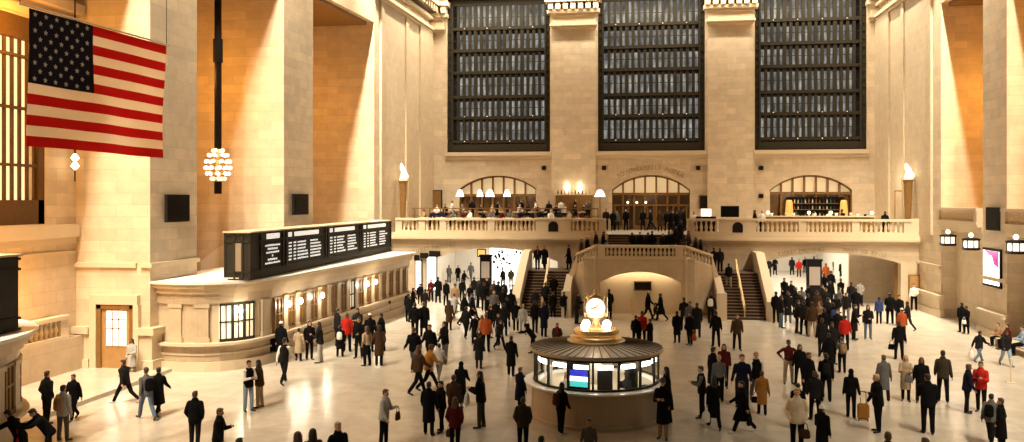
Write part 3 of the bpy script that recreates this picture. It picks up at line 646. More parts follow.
# chandeliers
def chandelier(px,py,Y,label,R=.75,chain=0,top=20):
    x,z=uy(px,py,Y); t=thing('chandelier',label,'chandelier',(x,Y,z))
    bm=B(); ball(bm,(0,0,0),.098*R/.75,10); BP=None; spots=[]
    for iz,(rr,zz) in enumerate(((.35,1.0),(.62,.68),(.8,.25),(.84,-.2),(.72,-.6),(.45,-.95))):
        n=max(4,int(rr*12))
        for i in range(n): a=2*PI*i/n+iz*.3; spots.append((R*rr*math.cos(a),R*rr*math.sin(a),R*zz))
    gb=obj('globe_bulb',bm,mat('chandelier_bulb',(1,.93,.8),.4,emit=2.6,ecol=(1,.85,.6)),t,smooth=True); gb.location=spots[0]
    for q in spots[1:]: g_=gb.copy(); COL.objects.link(g_); g_.parent=t; g_.location=q
    bm=B()
    for rr,zz in((.30,1.0),(.56,.68),(.72,.25),(.76,-.2),(.64,-.6),(.38,-.95)): lathe(bm,[(R*rr,-.03),(R*rr+.03,0),(R*rr,.03)],(0,0,R*zz),16,cap=False)
    tube(bm,(0,0,-R*1.2),(0,0,R*1.2),.06); obj('frame',bm,M['brass'],t)
    bm=B(); tube(bm,(0,0,-R*2.0),(0,0,-R*1.15),.20); obj('finial',bm,M['bronze'],t)
    bm=B(); tube(bm,(0,0,R*1.1),(0,0,top-z),.19); tube(bm,(0,0,(top-z)*.5),(0,0,(top-z)*.5+1.2),.26); obj('stem',bm,M['bronze'],t)
    return x,z
x,z=chandelier(218,165,42.4,'round chandelier of white globe bulbs hanging in the left bay')
for py in(158,166):
    xx,zz=uy(75,py,34); bm=B(); lathe(bm,[(.02,-.18),(.17,0),(.05,.18)],(0,0,0),10); o=obj('hanging_lamp',bm,M['glow'],smooth=True); o.location=(xx,34,zz)
    tag(o,'small glowing lamp hanging below the flag, %s of the two'%('upper' if py==158 else 'lower'),'lamp')
xx,zz=uy(75,158,34); bm=B(); tube(bm,(xx,34,zz-1),(xx,34,20.05),.03); tag(obj('lamp_cord',bm,M['bronze']),'thin cord holding the two small lamps beneath the flag','cord')
# right wall drum lamps
for i,(px,py,X) in enumerate(((948,240,19.0),(971,244,19.0),(1016,247,19.0))):
    q=(px-512)/F; tt=(q-T)/(1+q*T); Yp=X/tt; d=Yp*CT-X*ST; z=H-(py-Y0)*d/F
    t=thing('drum_lamp','glowing bronze drum lamp under the side balcony, %s'%('leftmost of three','middle of three','rightmost of three')[i],'lamp',(X,Yp,z),0,'drum lamps under the side balcony')
    bm=B(); lathe(bm,[(.42,-.35),(.48,-.3),(.48,-.22),(.42,-.2)],n=18); lathe(bm,[(.42,.2),(.48,.22),(.48,.3),(.3,.35)],n=18)
    for k in range(8): a=2*PI*k/8; tube(bm,(.43*math.cos(a),.43*math.sin(a),-.3),(.43*math.cos(a),.43*math.sin(a),.3),.03)
    obj('drum_frame',bm,M['bronze'],t); bm=B(); lathe(bm,[(.36,-.2),(.38,0),(.36,.2)],n=18); obj('glass_drum',bm,M['glowc'] if 0 else mat('soft_drum',(1,.95,.85),.4,emit=1.6,ecol=(1,.88,.66)),t,smooth=True)
    bm=B(); ball(bm,(0,0,.5),.14,10); obj('globe',bm,M['glowc'],t,smooth=True); bm=B(); tube(bm,(0,0,.35),(0,0,5.6-z if z<5.3 else .9),.03); obj('stem',bm,M['bronze'],t)
    point('drum_glow',(X-.8,Yp,z-.3),55,CREAM,.3)
# digital advert + dark panels on piers
t=thing('advert_screen','upright backlit advert screen, white with magenta corner, on the right pier','screen',(19.35,50.5,2.7)); t['_abs']=1
bm=B(); box(bm,19.3,19.42,49.35,51.75,2.75,4.85); obj('casing',bm,M['bronze'],t); bm=B(); box(bm,19.27,19.3,49.5,51.6,2.88,4.72); obj('lit_panel',bm,M['poster'],t)
bm=B(); ym=51.6
vs=[bm.verts.new((19.262,y,z)) for y,z in((49.5,4.72),(51.3,4.72),(50.9,4.5),(50.4,4.45),(50.1,4.0),(49.5,3.85))]; bm.faces.new(vs); obj('magenta_area',bm,M['magenta'],t)
for (X,y0,y1,z0,z1,lb) in((-20.62,35.95,37.9,6.5,7.75,'dark louvred panel on the nearest left pier'),(-19.15,46.8,49.0,6.65,7.85,'dark louvred panel on the second left pier'),(19.3,49.4,51.0,5.85,7.1,'dark louvred panel on the right pier above the advert screen')):
    t=thing('louvre_panel',lb,'panel',(X,(y0+y1)/2,z0)); t['_abs']=1
    bm=B(); box(bm,X-.12,X+.02,y0,y1,z0,z1); obj('frame',bm,M['bronze'],t); sx=1 if X<0 else -1
    bm=B(); n=9
    for i in range(n): z=z0+.12+(z1-z0-.24)*i/n; xx=X+.02*sx; box(bm,min(xx,xx+.05*sx)-.0,max(xx,xx+.05*sx),y0+.1,y1-.1,z,z+.05)
    obj('slat',bm,M['black'],t)
# left bay door
w=sthing('door_4',(-22.4,35,0)); w['_abs']=1
bm=B(); box(bm,-23.3,-23.1,34.85,35.05,0,2.95); box(bm,-21.75,-21.55,34.85,35.05,0,2.95); box(bm,-23.3,-21.55,34.85,35.05,2.75,2.95); obj('door_frame',bm,M['brown'],w)
bm=B(); box(bm,-23.1,-21.75,34.95,35.02,0.16,2.75); obj('door_leaf',bm,M['tan'],w)
bm=B(); box(bm,-22.85,-21.95,34.9,34.95,1.15,2.65); obj('pane',bm,M['poster'],w)
bm=B()
for x in(-22.56,-22.26): box(bm,x-.02,x+.02,34.87,34.9,1.15,2.65)
for z in(1.9,2.3): box(bm,-22.85,-21.95,34.87,34.9,z-.02,z+.02)
obj('mullion',bm,M['brown'],w)
bm=B(); box(bm,-23.6,-21.35,34.8,35.06,2.95,3.35); box(bm,-23.6,-23.3,34.8,35.06,0,2.95); box(bm,-21.55,-21.3,34.8,35.06,0,2.95); struct('trim_13',bm,M['trim'])
# ================================================================== TICKET OFFICE (left)
def inset(path,d):
    out=[]
    for i,p in enumerate(path):
        a=path[max(0,i-1)]; b=path[min(len(path)-1,i+1)]; u=V((b[0]-a[0],b[1]-a[1])).normalized(); n=V((u.y,-u.x)); out.append((p[0]+n.x*d,p[1]+n.y*d))
    return out
def office(path,xw,label,zr,wins,y_end):
    "path = plan polyline of the front, hall side to the right of travel"
    t=thing('ticket_office',label,'ticket office',(path[0][0],path[0][1],0)); t['_abs']=1
    def ring(name,d0,z0,z1,m):
        bm=B(); P=inset(path,d0); prism(bm,[(xw,path[0][1])]+P+[(xw,path[-1][1])],z0,z1); return obj(name,bm,m,t)
    ring('base_course',.16,0,.42,M['trim']); ring('lower_wall',.0,.42,1.15,M['marble'])
    ring('counter_ledge',.34,1.15,1.27,M['trim'])
    ring('cornice',.18,zr-.55,zr-.3,M['trim']); ring('cornice_lip',.38,zr-.3,zr-.1,M['trim']); ring('roof_edge',.55,zr-.1,zr,M['white'])
    ring('frieze',.04,zr-1.0,zr-.55,M['marble'])
    # upper wall: bays
    return t
def along(path):
    seg=[]; s=0
    for a,b in zip(path,path[1:]):
        L=math.hypot(b[0]-a[0],b[1]-a[1]); seg.append((s,L,a,b)); s+=L
    return seg,s
def at(path,s):
    seg,tot=along(path)
    for (s0,L,a,b) in seg:
        if s<=s0+L+1e-6: break
    k=(s-s0)/L; u=V((b[0]-a[0],b[1]-a[1]))/L; return (a[0]+(b[0]-a[0])*k,a[1]+(b[1]-a[1])*k),math.atan2(u.y,u.x),V((u.y,-u.x))
def lobox(bm,p,ang,dx,dy,z0,z1,off=0):
    n=V((math.sin(ang),-math.cos(ang))); c=(p[0]+n.x*off,p[1]+n.y*off,(z0+z1)/2); obox(bm,c,dx,dy,z1-z0,ang)
ZR=3.95
def arcpts(a,b,c,n=6):
    P=[]
    for i in range(n+1):
        k=i/n; P.append(((1-k)**2*a[0]+2*k*(1-k)*b[0]+k*k*c[0],(1-k)**2*a[1]+2*k*(1-k)*b[1]+k*k*c[1]))
    return P
path=[(-21.4,35.75),(-19.9,35.4)]+arcpts((-19.9,35.4),(-16.9,35.0),(-16.6,39.2),8)[1:]+[(-16.35,43.0),(-15.3,57.6)]
office(path,-21.6,'long stone ticket office with a row of windows below the departure board',ZR,None,0)
OT=bpy.data.objects['ticket_office']
seg,tot=along(path)
# back plane of the upper part (dark inside / lit windows) and pilasters
bm=B(); P=inset(path,-.06); prism(bm,[(-21.6,path[0][1]+.75)]+P+[(-21.6,path[-1][1])],1.2,ZR-.9); obj('inner_wall',bm,M['marble'],OT)
bm=B(); prism(bm,[(-21.6,57.3),(-15.35,57.3),(-15.35,57.6),(-21.6,57.6)],1.2,ZR-.9); obj('end_wall',bm,M['marble'],OT)
AMBW=mat('amber_window',(.12,.06,.02),.35,emit=.07,ecol=(1,.5,.16))
LITW=mat('lit_ticket_window',(.9,.8,.6),.4,emit=.7,ecol=(1,.84,.6))
def winbay(parent,p,ang,w,lit,zt=2.95):
    m=M['brown'] if not lit else M['trim']
    t=bpy.data.objects.new('ticket_window',None); COL.objects.link(t); t.parent=parent; t.matrix_parent_inverse=Matrix.Translation(parent.location).inverted(); t.location=(0,0,0); 
    bm=B(); lobox(bm,p,ang,w,.06,1.27,zt,-.02); 
    o=obj('window_panel',bm,LITW if lit=='w' else AMBW,None)
    o.parent=parent; o.matrix_parent_inverse=Matrix.Translation(parent.location).inverted(); bpy.data.objects.remove(t)
    bm=B(); lobox(bm,p,ang,.04,.06,1.27,zt,.03); 
    for s in(-1,1):
        q=(p[0]+math.cos(ang)*s*(w/2-.04),p[1]+math.sin(ang)*s*(w/2-.04)); lobox(bm,q,ang,.05,.08,1.27,zt,.03)
    lobox(bm,p,ang,w,.1,zt-.1,zt,.03); lobox(bm,p,ang,w,.1,1.27,1.4,.03); lobox(bm,p,ang,w,.08,2.1,2.16,.03)
    f=obj('window_grille',bm,M['brown'] if lit!='w' else M['bronze_g'],None); f.parent=o
    return o
s=.15; k=0; lamps=[]
pil=[0.15,1.5]; 
# rounded end: one wide lit window around the middle of the curve
wide_s=4.3
for sp in (.2,1.55,2.75,5.9): 
    p,a,n=at(path,sp); bm=B(); lobox(bm,p,a,.55,.35,1.27,ZR-.95,-.12); lobox(bm,p,a,.66,.44,1.27,1.5,-.12); lobox(bm,p,a,.66,.44,ZR-1.15,ZR-.98,-.12); obj('pilaster',bm,M['marble'],OT)
for sp in(3.3,5.35):
    p,a,n=at(path,sp); bm=B(); lobox(bm,p,a,.3,.3,1.27,ZR-.95,-.18); obj('pilaster',bm,M['trim'],OT)
for sp in (3.75,4.3,4.85):
    p,a,n=at(path,sp); winbay(OT,p,a,.58,'w')
bm=B()
for sp in (.85,2.1): p,a,n=at(path,sp); lobox(bm,p,a,1.0,.3,1.27,ZR-.95,-.3)
obj('plain_bay',bm,M['marble'],OT)
sp=6.9; i=0; step=1.26
while sp<tot-.6:
    p,a,n=at(path,sp); lit='w' if i in (7,) else ''
    winbay(OT,p,a,.74,lit)
    p2,a2,n2=at(path,min(tot-.3,sp+step/2)); bm=B(); lobox(bm,p2,a2,.40,.30,1.27,ZR-.95,-.06); lobox(bm,p2,a2,.46,.36,1.27,1.45,-.06); lobox(bm,p2,a2,.46,.36,ZR-1.12,ZR-.98,-.06); obj('pilaster',bm,M['marble'],OT)
    lamps.append((p2,n2,i)); sp+=step; i+=1
nl=0
for p2,n2,i in lamps:
    if i in (0,1,3,8,9):
        c=(p2[0]+n2.x*.25,p2[1]+n2.y*.25,2.55); bm=B(); ball(bm,c,.11,10,1.5); o=obj('window_lamp',bm,M['glow'],OT,smooth=True); nl+=1
        point('ticket_window_lamp',(c[0]+n2.x*.25,c[1]+n2.y*.25,2.45),70,CREAM,.12)
p,a,n=at(path,4.3)
bm=B(); ball(bm,(p[0]+n.x*.1,p[1]+n.y*.1,2.65),.13,10); obj('window_lamp',bm,M['glow'],OT,smooth=True); point('ticket_window_lamp',(p[0]+n.x*.5,p[1]+n.y*.5,2.6),60,CREAM,.12)
# mid rail / moulding on curved lower wall
bm=B(); P=inset(path,.07); P2=inset(path,.0); prism(bm,[(-21.5,path[0][1])]+P+[(-21.5,path[-1][1])],.72,.8); obj('moulding',bm,M['trim'],OT)
# near office (second one), rounded far end
path2=[(-17.4,6.0),(-17.6,20.6)]+arcpts((-17.6,20.6),(-17.7,24.4),(-20.4,25.1),7)[1:]+[(-22.4,25.1)]
t2=thing('ticket_office','nearest stone ticket office with a rounded end, at the left edge','ticket office',(-18,18,0)); t2['_abs']=1
def ring2(name,d0,z0,z1,m):
    bm=B(); P=[(x,y) for x,y in inset(path2,d0)]; prism(bm,[(-22.4,6.0)]+P,z0,z1); return obj(name,bm,m,t2)
ring2('base_course',.16-.0,0,.42,M['trim']); ring2('lower_wall',0,.42,1.15,M['marble']); ring2('counter_ledge',.3,1.15,1.27,M['trim']); ring2('inner_wall',-.3,1.2,3.3,M['marble'])
ring2('frieze',.04,2.75,3.2,M['marble']); ring2('cornice',.18,3.1,3.35,M['trim']); ring2('cornice_lip',.38,3.35,3.55,M['trim']); ring2('roof_edge',.55,3.55,3.65,M['white'])
seg,tot2=along(path2); sp=6.5
while sp<tot2-.3:
    p,a,n=at(path2,sp); bm=B(); lobox(bm,p,a,.42,.3,1.27,2.8,-.06); lobox(bm,p,a,.52,.36,1.27,1.48,-.06); lobox(bm,p,a,.52,.36,2.62,2.78,-.06); obj('pilaster',bm,M['marble'],t2)
    if sp+.6<tot2: p,a,n=at(path2,sp+.6); winbay(t2,p,a,.7,'',2.78)
    sp+=1.2
# departure boards
def board(X,y0,y1,z0,z1,label,rows,angle=0,sections=4,thick=1.15,heads=True):
    t=thing('departure_board',label,'departure board',(X,y0,z0)); t['_abs']=1
    bm=B(); box(bm,X-thick,X,y0,y1,z0,z1); obj('housing',bm,M['board'],t)
    bm=B(); 
    for z in(z0,z0+.32,z1-.12,z1-.42): box(bm,X-thick-.03,X+.05,y0-.05,y1+.05,z,z+.07)
    for x in (X-thick,X-thick*.62,X-thick*.3,X): box(bm,x-.04,x+.04,y0-.05,y0,z0,z1)
    obj('frame_rib',bm,M['bronze_g'],t)
    bm=B(); box(bm,X-thick*.60,X-thick*.32,y0-.02,y0+.02,z0+.35,z1-.45); obj('side_panel',bm,M['boardlight'],t)
    bm=B(); box(bm,X-thick-.1,X+.1,y0-.1,y1+.1,z1,z1+.06); obj('top_plate',bm,M['trim'],t)
    if not rows: return t
    ws=[0,.17,.43,.70,1.0]; Lg=y1-y0
    for k in range(sections):
        a=y0+.9*(k==0)+ws[k]*Lg+.35; b=y0+ws[k+1]*Lg-.35
        bm=B(); box(bm,X,X+.03,a,b,z0+.4,z1-.45); p=obj('display_panel',bm,M['black'],t)
        for q0 in (a-.25,b+.05): bm=B(); box(bm,X,X+.07,q0,q0+.15,z0+.3,z1); obj('divider',bm,M['board'],t)
        bm=B(); random.seed(50+k)
        hz=z1-.36; c=(a+b)/2; w=b-a
        if k==0: box(bm,X+.05,X+.07,c-w*.33,c+w*.33,hz+.02,hz+.26)
        else: box(bm,X+.05,X+.07,a+.15*w,b-.2*w,hz+.02,hz+.24); box(bm,X+.05,X+.07,a,a+.08*w,hz+.02,hz+.24)
        obj('header_sign',bm,M['text'],t)
        bm=B()
        n=6; zz=z0+.55; dz=(z1-.55-zz)/n
        for r in range(n):
            z=zz+r*dz
            def word(u0,u1):
                x=a+u0*w; e=a+u1*w
                while x<e-.05:
                    l=random.uniform(.10,.2); l=min(l,e-x); box(bm,X+.035,X+.045,x,x+l,z+dz*.18,z+dz*random.uniform(.6,.72)); x+=l+.05
            if k==0:
                h=(.38,.25,.04,.33,.25,.38)[r]; word(.5-h,.5+h)
            else:
                word(.02,.09); word(.14,.2); word(.24,random.uniform(.4,.52)); word(.58,random.uniform(.78,.92))
        obj('display_rows',bm,M['text'],t)
    return t
board(-16.75,36.0,58.2,3.97,6.05,'long dark departure board with rows of white text on the ticket office roof',True)
board(-18.0,10.0,23.2,3.67,5.85,'dark end of a second departure board at the left edge, on the nearest ticket office',False)
bm=B(); obox(bm,(-18.3,34.4+2.2,4.02),2.2,1.4,.12,.1); tag(obj('roof_hatch',bm,M['white']),'white flat hatch on the ticket office roof behind the board','hatch')
# ================================================================== INFORMATION BOOTH
BXc,BYc=-1.35,30.35
t=thing('information_booth','round glazed information booth with marble base in the middle of the hall','booth',(BXc,BYc,0))
bm=B(); lathe(bm,[(2.34,0),(2.36,.12),(2.26,.14),(2.24,1.05),(2.28,1.12),(2.28,1.16)],n=48); obj('marble_base',bm,M['marble'],t)
bm=B(); lathe(bm,[(2.3,1.16),(2.5,1.18),(2.52,1.24),(2.0,1.26)],n=48,cap=False); lathe(bm,[(2.0,1.26),(1.9,1.1)],n=48,cap=False); obj('counter',bm,M['brass'] if 0 else noisy('booth_counter',(.85,.80,.70),.25,.08,3),t)
bm=B(); lathe(bm,[(2.13,1.26),(2.13,2.28)],n=16,cap=False); obj('glazing',bm,M['clear'],t)
bm=B()
for i in range(16):
    a=2*PI*i/16; c=(2.15*math.cos(a),2.15*math.sin(a)); obox(bm,(c[0],c[1],1.77),.07,.07,1.04,a)
lathe(bm,[(2.1,1.26),(2.2,1.26),(2.2,1.32),(2.1,1.32)],n=32,cap=False); lathe(bm,[(2.1,2.2),(2.22,2.2),(2.22,2.3),(2.1,2.3)],n=32,cap=False); obj('mullion',bm,M['bronze_g'],t)
NR=48
bm=B(); lathe(bm,[(2.05,2.28),(2.3,2.28),(2.34,2.34),(2.30,2.40),(1.0,2.56),(1.0,2.46)],n=NR); ro=obj('roof',bm,M['roofmetal'],t)
bm=B()
for i in range(NR):
    a=2*PI*i/NR; tube(bm,(2.3*math.cos(a),2.3*math.sin(a),2.41),(1.0*math.cos(a),1.0*math.sin(a),2.57),.016,n=5)
g=obj('roof_seam',bm,noisy('dark_seam',(.12,.09,.05),.5,.2,4),t)
for i in range(16):
    a=2*PI*(i+.5)/16; bm=B(); obox(bm,(2.03*math.cos(a),2.03*math.sin(a),2.03),.10,.5,.13,a); obj('strip_light',bm,M['glow2'],t)
bm=B(); lathe(bm,[(1.0,2.5),(1.02,2.62),(.92,2.64),(.9,2.74),(.8,2.78),(.72,2.88),(.7,2.96),(.1,2.98)],n=28); obj('pedestal_drum',bm,M['brass'],t)
bm=B(); lathe(bm,[(.78,2.86),(.8,2.9),(.78,3.0),(.74,3.0)],n=28,cap=False); 
for i in range(28): a=2*PI*i/28; tube(bm,(.72*math.cos(a),.72*math.sin(a),2.86),(.72*math.cos(a),.72*math.sin(a),3.02),.025,n=5)
obj('gallery',bm,M['brass'],t)
for i in range(4):
    a=PI/4+PI/2*i; c=(.52*math.cos(a),.52*math.sin(a),3.12); bm=B(); ball(bm,c,.155,12); obj('globe_lamp',bm,M['glow'],t,smooth=True)
# counter equipment inside
bm=B(); lathe(bm,[(1.65,.75),(1.95,.78),(1.95,.9),(1.65,.95)],n=32,cap=False); obj('inner_desk',bm,M['black'],t)
bm=B(); lathe(bm,[(.55,0),(.55,2.6)],n=16); obj('core',bm,M['roofmetal'],t)
# clock
c=thing('clock','four-faced brass clock glowing on top of the information booth','clock',(BXc,BYc,2.98))
bm=B(); lathe(bm,[(.3,0),(.26,.08),(.14,.16),(.10,.3),(.16,.36),(.10,.42)],n=16); obj('stem',bm,M['brass'],c,smooth=True)
bm=B(); 
lathe(bm,[(.05,.40),(.28,.46),(.36,.62),(.36,1.0),(.28,1.14),(.1,1.2),(.08,1.27),(.11,1.31),(.05,1.40),(.01,1.45)],n=24); obj('clock_case',bm,M['brass'],c,smooth=True)
for i in range(4):
    a=-PI/2+TH*0+i*PI/2
    bm=B(); q=V((math.cos(a),math.sin(a),0)); tube(bm,q*.30+V((0,0,.8)),q*.40+V((0,0,.8)),.33,.33,28); f=obj('clock_face',bm,mat('opal_dial',(1,.9,.7),.4,emit=1.5,ecol=(1,.88,.66)),c)
    bm=B(); tube(bm,q*.36+V((0,0,.8)),q*.395+V((0,0,.8)),.36,.36,28); obj('bezel',bm,M['brass'],c)
    r=V((-q.y,q.x,0)); bm=B()
    for (ang,L,w) in((PI*.25,.26,.02),(-PI*.55,.18,.03)):
        d=r*math.sin(ang)+V((0,0,1))*math.cos(ang); tube(bm,q*.405+V((0,0,.8)),q*.405+V((0,0,.8))+d*L,w,w*.5,5)
    h=obj('clock_hand',bm,M['black'],c); 
    b2=a+PI/4; q2=V((math.cos(b2),math.sin(b2),0)); bm=B()
    pts=[q2*.16+V((0,0,.42)),q2*.46+V((0,0,.55)),q2*.50+V((0,0,.85)),q2*.46+V((0,0,1.12)),q2*.50+V((0,0,1.26))]
    for A_,B_ in zip(pts,pts[1:]): tube(bm,A_,B_,.05,.04,8)
    obj('corner_scroll',bm,M['brass'],c,smooth=True)
# attendants behind the glass
PEOPLE_IN=[(-.95,-1.0,'sweater','white','charcoal','long','blond'),(1.05,-.85,'sweater','navy','charcoal','short','dark')]
# counter clutter
for i,(a_,c_,w_) in enumerate(((-2.2,'black',.3),(-1.25,'white',.24),(-.75,'black',.34),(-2.7,'white',.26),(-.35,'black',.26))):
    bm=B(); box(bm,-w_/2,w_/2,-.1,.1,0,.2); box(bm,-w_/2+.03,w_/2-.03,-.07,.07,.2,.26); o=obj('document_tray',bm,M[c_]); o.location=(BXc+1.78*math.cos(a_),BYc+1.78*math.sin(a_),.955); o.rotation_euler=(0,0,a_+PI/2)
    tag(o,'%s document tray inside the booth, %s'%(c_,('left of centre','at the centre','right of centre','at the far left','at the far right')[i]),'tray')
# booth screen on the front
def onring(px,r):   # angle on booth ring seen at pixel px
    best=None
    for i in range(720):
        a=-PI+i*PI/720
        X=BXc+r*math.cos(a); Y=BYc+r*math.sin(a); d=Y*CT-X*ST; rr=X*CT+Y*ST; p=512+F*rr/d
        if best is None or abs(p-px)<best[0]: best=(abs(p-px),a)
    return best[1]
a=onring(579,2.0); t=thing('display_screen','black-framed screen with blue and cyan bands in the booth window','screen',(BXc+2.03*math.cos(a),BYc+2.03*math.sin(a),1.3),a+PI/2)
bm=B(); box(bm,-.36,.36,0,.08,0,.86); obj('frame',bm,M['black'],t)
bm=B(); box(bm,-.29,.29,-.02,0,.30,.36)
box(bm,-.3,.3,-.02,0,.26,.42); obj('pale_band',bm,M['poster'],t)
bm=B(); box(bm,-.3,.3,-.02,0,.42,.62); obj('blue_band',bm,M['blue'],t); bm=B(); box(bm,-.3,.3,-.02,0,.08,.27); obj('cyan_band',bm,M['cyan'],t)
bm=B(); [box(bm,-.2+i*.06,-.16+i*.06,-.02,0,.70,.75) for i in range(7)]; obj('caption_marks',bm,M['boardlight'],t)
for i,(px,w,col,lb) in enumerate(((605,.5,'blackm','dark monitor back behind the booth glass, right of the screen'),(632,.55,'blackm','dark monitor back behind the booth glass at the right'),(549,.35,'white','white leaflet rack behind the booth glass, left of the screen'),(536,.3,'white','white leaflet rack at the left end of the booth glass'))):
    a=onring(px,1.8); t=thing('monitor' if i<2 else 'leaflet_rack',lb,'monitor' if i<2 else 'rack',(BXc+1.8*math.cos(a),BYc+1.8*math.sin(a),.93),a+PI/2)
    bm=B(); box(bm,-w/2,w/2,0,.06,.25,.95); obj('screen_back' if i<2 else 'rack_back',bm,M[col],t); bm=B(); box(bm,-.05,.05,.02,.08,0,.3); box(bm,-.15,.15,-.05,.15,0,.03); obj('stand',bm,M[col],t)
point('booth_light',(BXc,BYc-.9,2.0),55,(1,.95,.85),.3); point('booth_light',(BXc+1.1,BYc+.2,2.0),42,(1,.95,.85),.3); point('booth_light',(BXc-1.1,BYc+.2,2.0),42,(1,.95,.85),.3)
point('clock_light',(BXc,BYc-.75,3.45),22,CREAM,.15); 
# ================================================================== FLAG
def flag():
    d1=24.; 
    def un(px,py,d): 
        r=(px-512)/F*d; return V((r*CT-d*ST,r*ST+d*CT,H-(py-Y0)*d/F))
    TL=un(29,8,d1); BL=un(29.5,146,d1); TR=un(166.5,46,d1*1.223); BR=un(163.5,158,d1*1.223)
    nrm=(TR-TL).cross(BL-TL).normalized()
    def P(u,v,o=0):
        p=(TL*(1-u)+TR*u)*(1-v)+(BL*(1-u)+BR*u)*v
        return p+nrm*(.10*math.sin(u*7+v*2.2)*v+.04*math.sin(u*17-v*5)*v+o)
    t=thing('national_flag','large hanging flag with red and white stripes and stars on dark blue','flag',TL); t['_abs']=1
    NU,NV=48,52
    bm=B(); G=[[bm.verts.new(P(i/NU,j/NV)) for i in range(NU+1)] for j in range(NV+1)]
    for j in range(NV):
        for i in range(NU):
            f=bm.faces.new((G[j][i],G[j][i+1],G[j+1][i+1],G[j+1][i])); st=j//4
            can=(i<NU*.405 and j<28); f.material_index=1 if can else (0 if st%2==0 else 2)
    r=bmesh.ops.solidify(bm,geom=bm.faces[:],thickness=.015); 
    fl=obj('flag_cloth',bm,[M['red'],M['navy'],M['cloth']],t,smooth=False)
    for sgn in(1,-1):
        bm=B()
        for r in range(9):
            n=6 if r%2==0 else 5
            for c_ in range(n):
                u=(.405/6)*(c_+.5+(0 if r%2==0 else .5)); v=(7/13.)*(r+.6)/9.2
                vs=[]
                for k in range(10):
                    a=-PI/2+PI*k/5; rad=.022 if k%2==0 else .011
                    vs.append(bm.verts.new(P(u+rad*math.cos(a)*.68,v+rad*math.sin(a),.024*sgn)))
                ctr=bm.verts.new(P(u,v,.024*sgn))
                for k in range(10): bm.faces.new((ctr,vs[k],vs[(k+1)%10]))
        obj('stars',bm,M['star'],t,recalc=False)
    bm=B(); u=(TR-TL).normalized(); tube(bm,TL-u*.35+V((0,0,.05)),TR+u*.15+V((0,0,.05)),.03); obj('pole',bm,M['trim'],t)
    bm=B(); tube(bm,TL-u*.3+V((0,0,.05)),TL-u*.3+V((0,0,12)),.012,n=5); tube(bm,TR+V((0,0,.05)),TR+V((0,0,12)),.012,n=5); obj('wire',bm,M['bronze'],t)
flag()
t=thing('wall_bench','low stone bench with seated people against the right wall','bench',(18.7,42,0)); t['_abs']=1
bm=B(); box(bm,18.25,19.0,37.6,48.0,.38,.46); obj('seat',bm,M['trim'],t)
for y in (37.9,42.8,47.5):
    bm=B(); box(bm,18.35,18.95,y-.12,y+.12,0,.38); obj('support',bm,M['trim'],t)
# stanchion at right
xx,yy=uz(1011,383); bm=B(); tube(bm,(xx,yy,0),(xx,yy,.95),.03); ball(bm,(xx,yy,.98),.05,8); tube(bm,(xx,yy,0),(xx,yy,.03),.2,n=14); tag(obj('stanchion',bm,M['trim']),'slim barrier stanchion on the floor at the right edge','stanchion')
# ================================================================== PEOPLE
def capsule(bm,a,b,ra,rb,n=10,fl=1.):
    a=V(a);b=V(b);d=b-a
    if d.length<1e-5: d=V((0,0,.001))
    q=d.to_track_quat('Z','Y'); L=d.length; R=[]
    prof=[(ra*.05,-ra),(ra*.7,-ra*.7),(ra,0),((ra+rb)/2,L/2),(rb,L),(rb*.7,L+rb*.7),(rb*.05,L+rb)]
    for r,z in prof: R.append([bm.verts.new(a+q@V((r*math.cos(2*PI*i/n),r*fl*math.sin(2*PI*i/n),z))) for i in range(n)])
    for A,C in zip(R,R[1:]):
        for i in range(n): bm.faces.new((A[i],A[(i+1)%n],C[(i+1)%n],C[i]))
    bm.faces.new(R[0][::-1]); bm.faces.new(R[-1])
def eloft(bm,rings,X=None,n=18):
    R=[]
    for (x,y,z,rx,ry) in rings:
        r=[]
        for i in range(n):
            p=V((x+rx*math.cos(2*PI*i/n),y+ry*math.sin(2*PI*i/n),z)); r.append(bm.verts.new(X@p if X else p))
        R.append(r)
    for A,C in zip(R,R[1:]):
        for i in range(n): bm.faces.new((A[i],A[(i+1)%n],C[(i+1)%n],C[i]))
    bm.faces.new(R[0][::-1]); bm.faces.new(R[-1])
def ell(bm,c,r,X=None,n=14):
    k=8; eloft(bm,[(c[0],c[1],c[2]-r[2]*math.cos(PI*i/k),max(.002,r[0]*math.sin(PI*i/k)),max(.002,r[1]*math.sin(PI*i/k))) for i in range(k+1)],X,n)
def remesh(bm,vox,name,smooth=2,dec=None):
    bmesh.ops.recalc_face_normals(bm,faces=bm.faces[:])
    me=bpy.data.meshes.new('tmp'); bm.to_mesh(me); bm.free(); o=bpy.data.objects.new('tmp',me); COL.objects.link(o)
    m=o.modifiers.new('r','REMESH'); m.mode='VOXEL'; m.voxel_size=vox
    if smooth: q=o.modifiers.new('s','SMOOTH'); q.iterations=smooth; q.factor=.5
    if dec: d=o.modifiers.new('d','DECIMATE'); d.ratio=dec
    bpy.context.view_layer.update(); dg=bpy.context.evaluated_depsgraph_get(); r=bpy.data.meshes.new_from_object(o.evaluated_get(dg)); r.name=name
    bpy.data.objects.remove(o); bpy.data.meshes.remove(me)
    for p in r.polygons: p.use_smooth=True
    return r
R_=math.radians
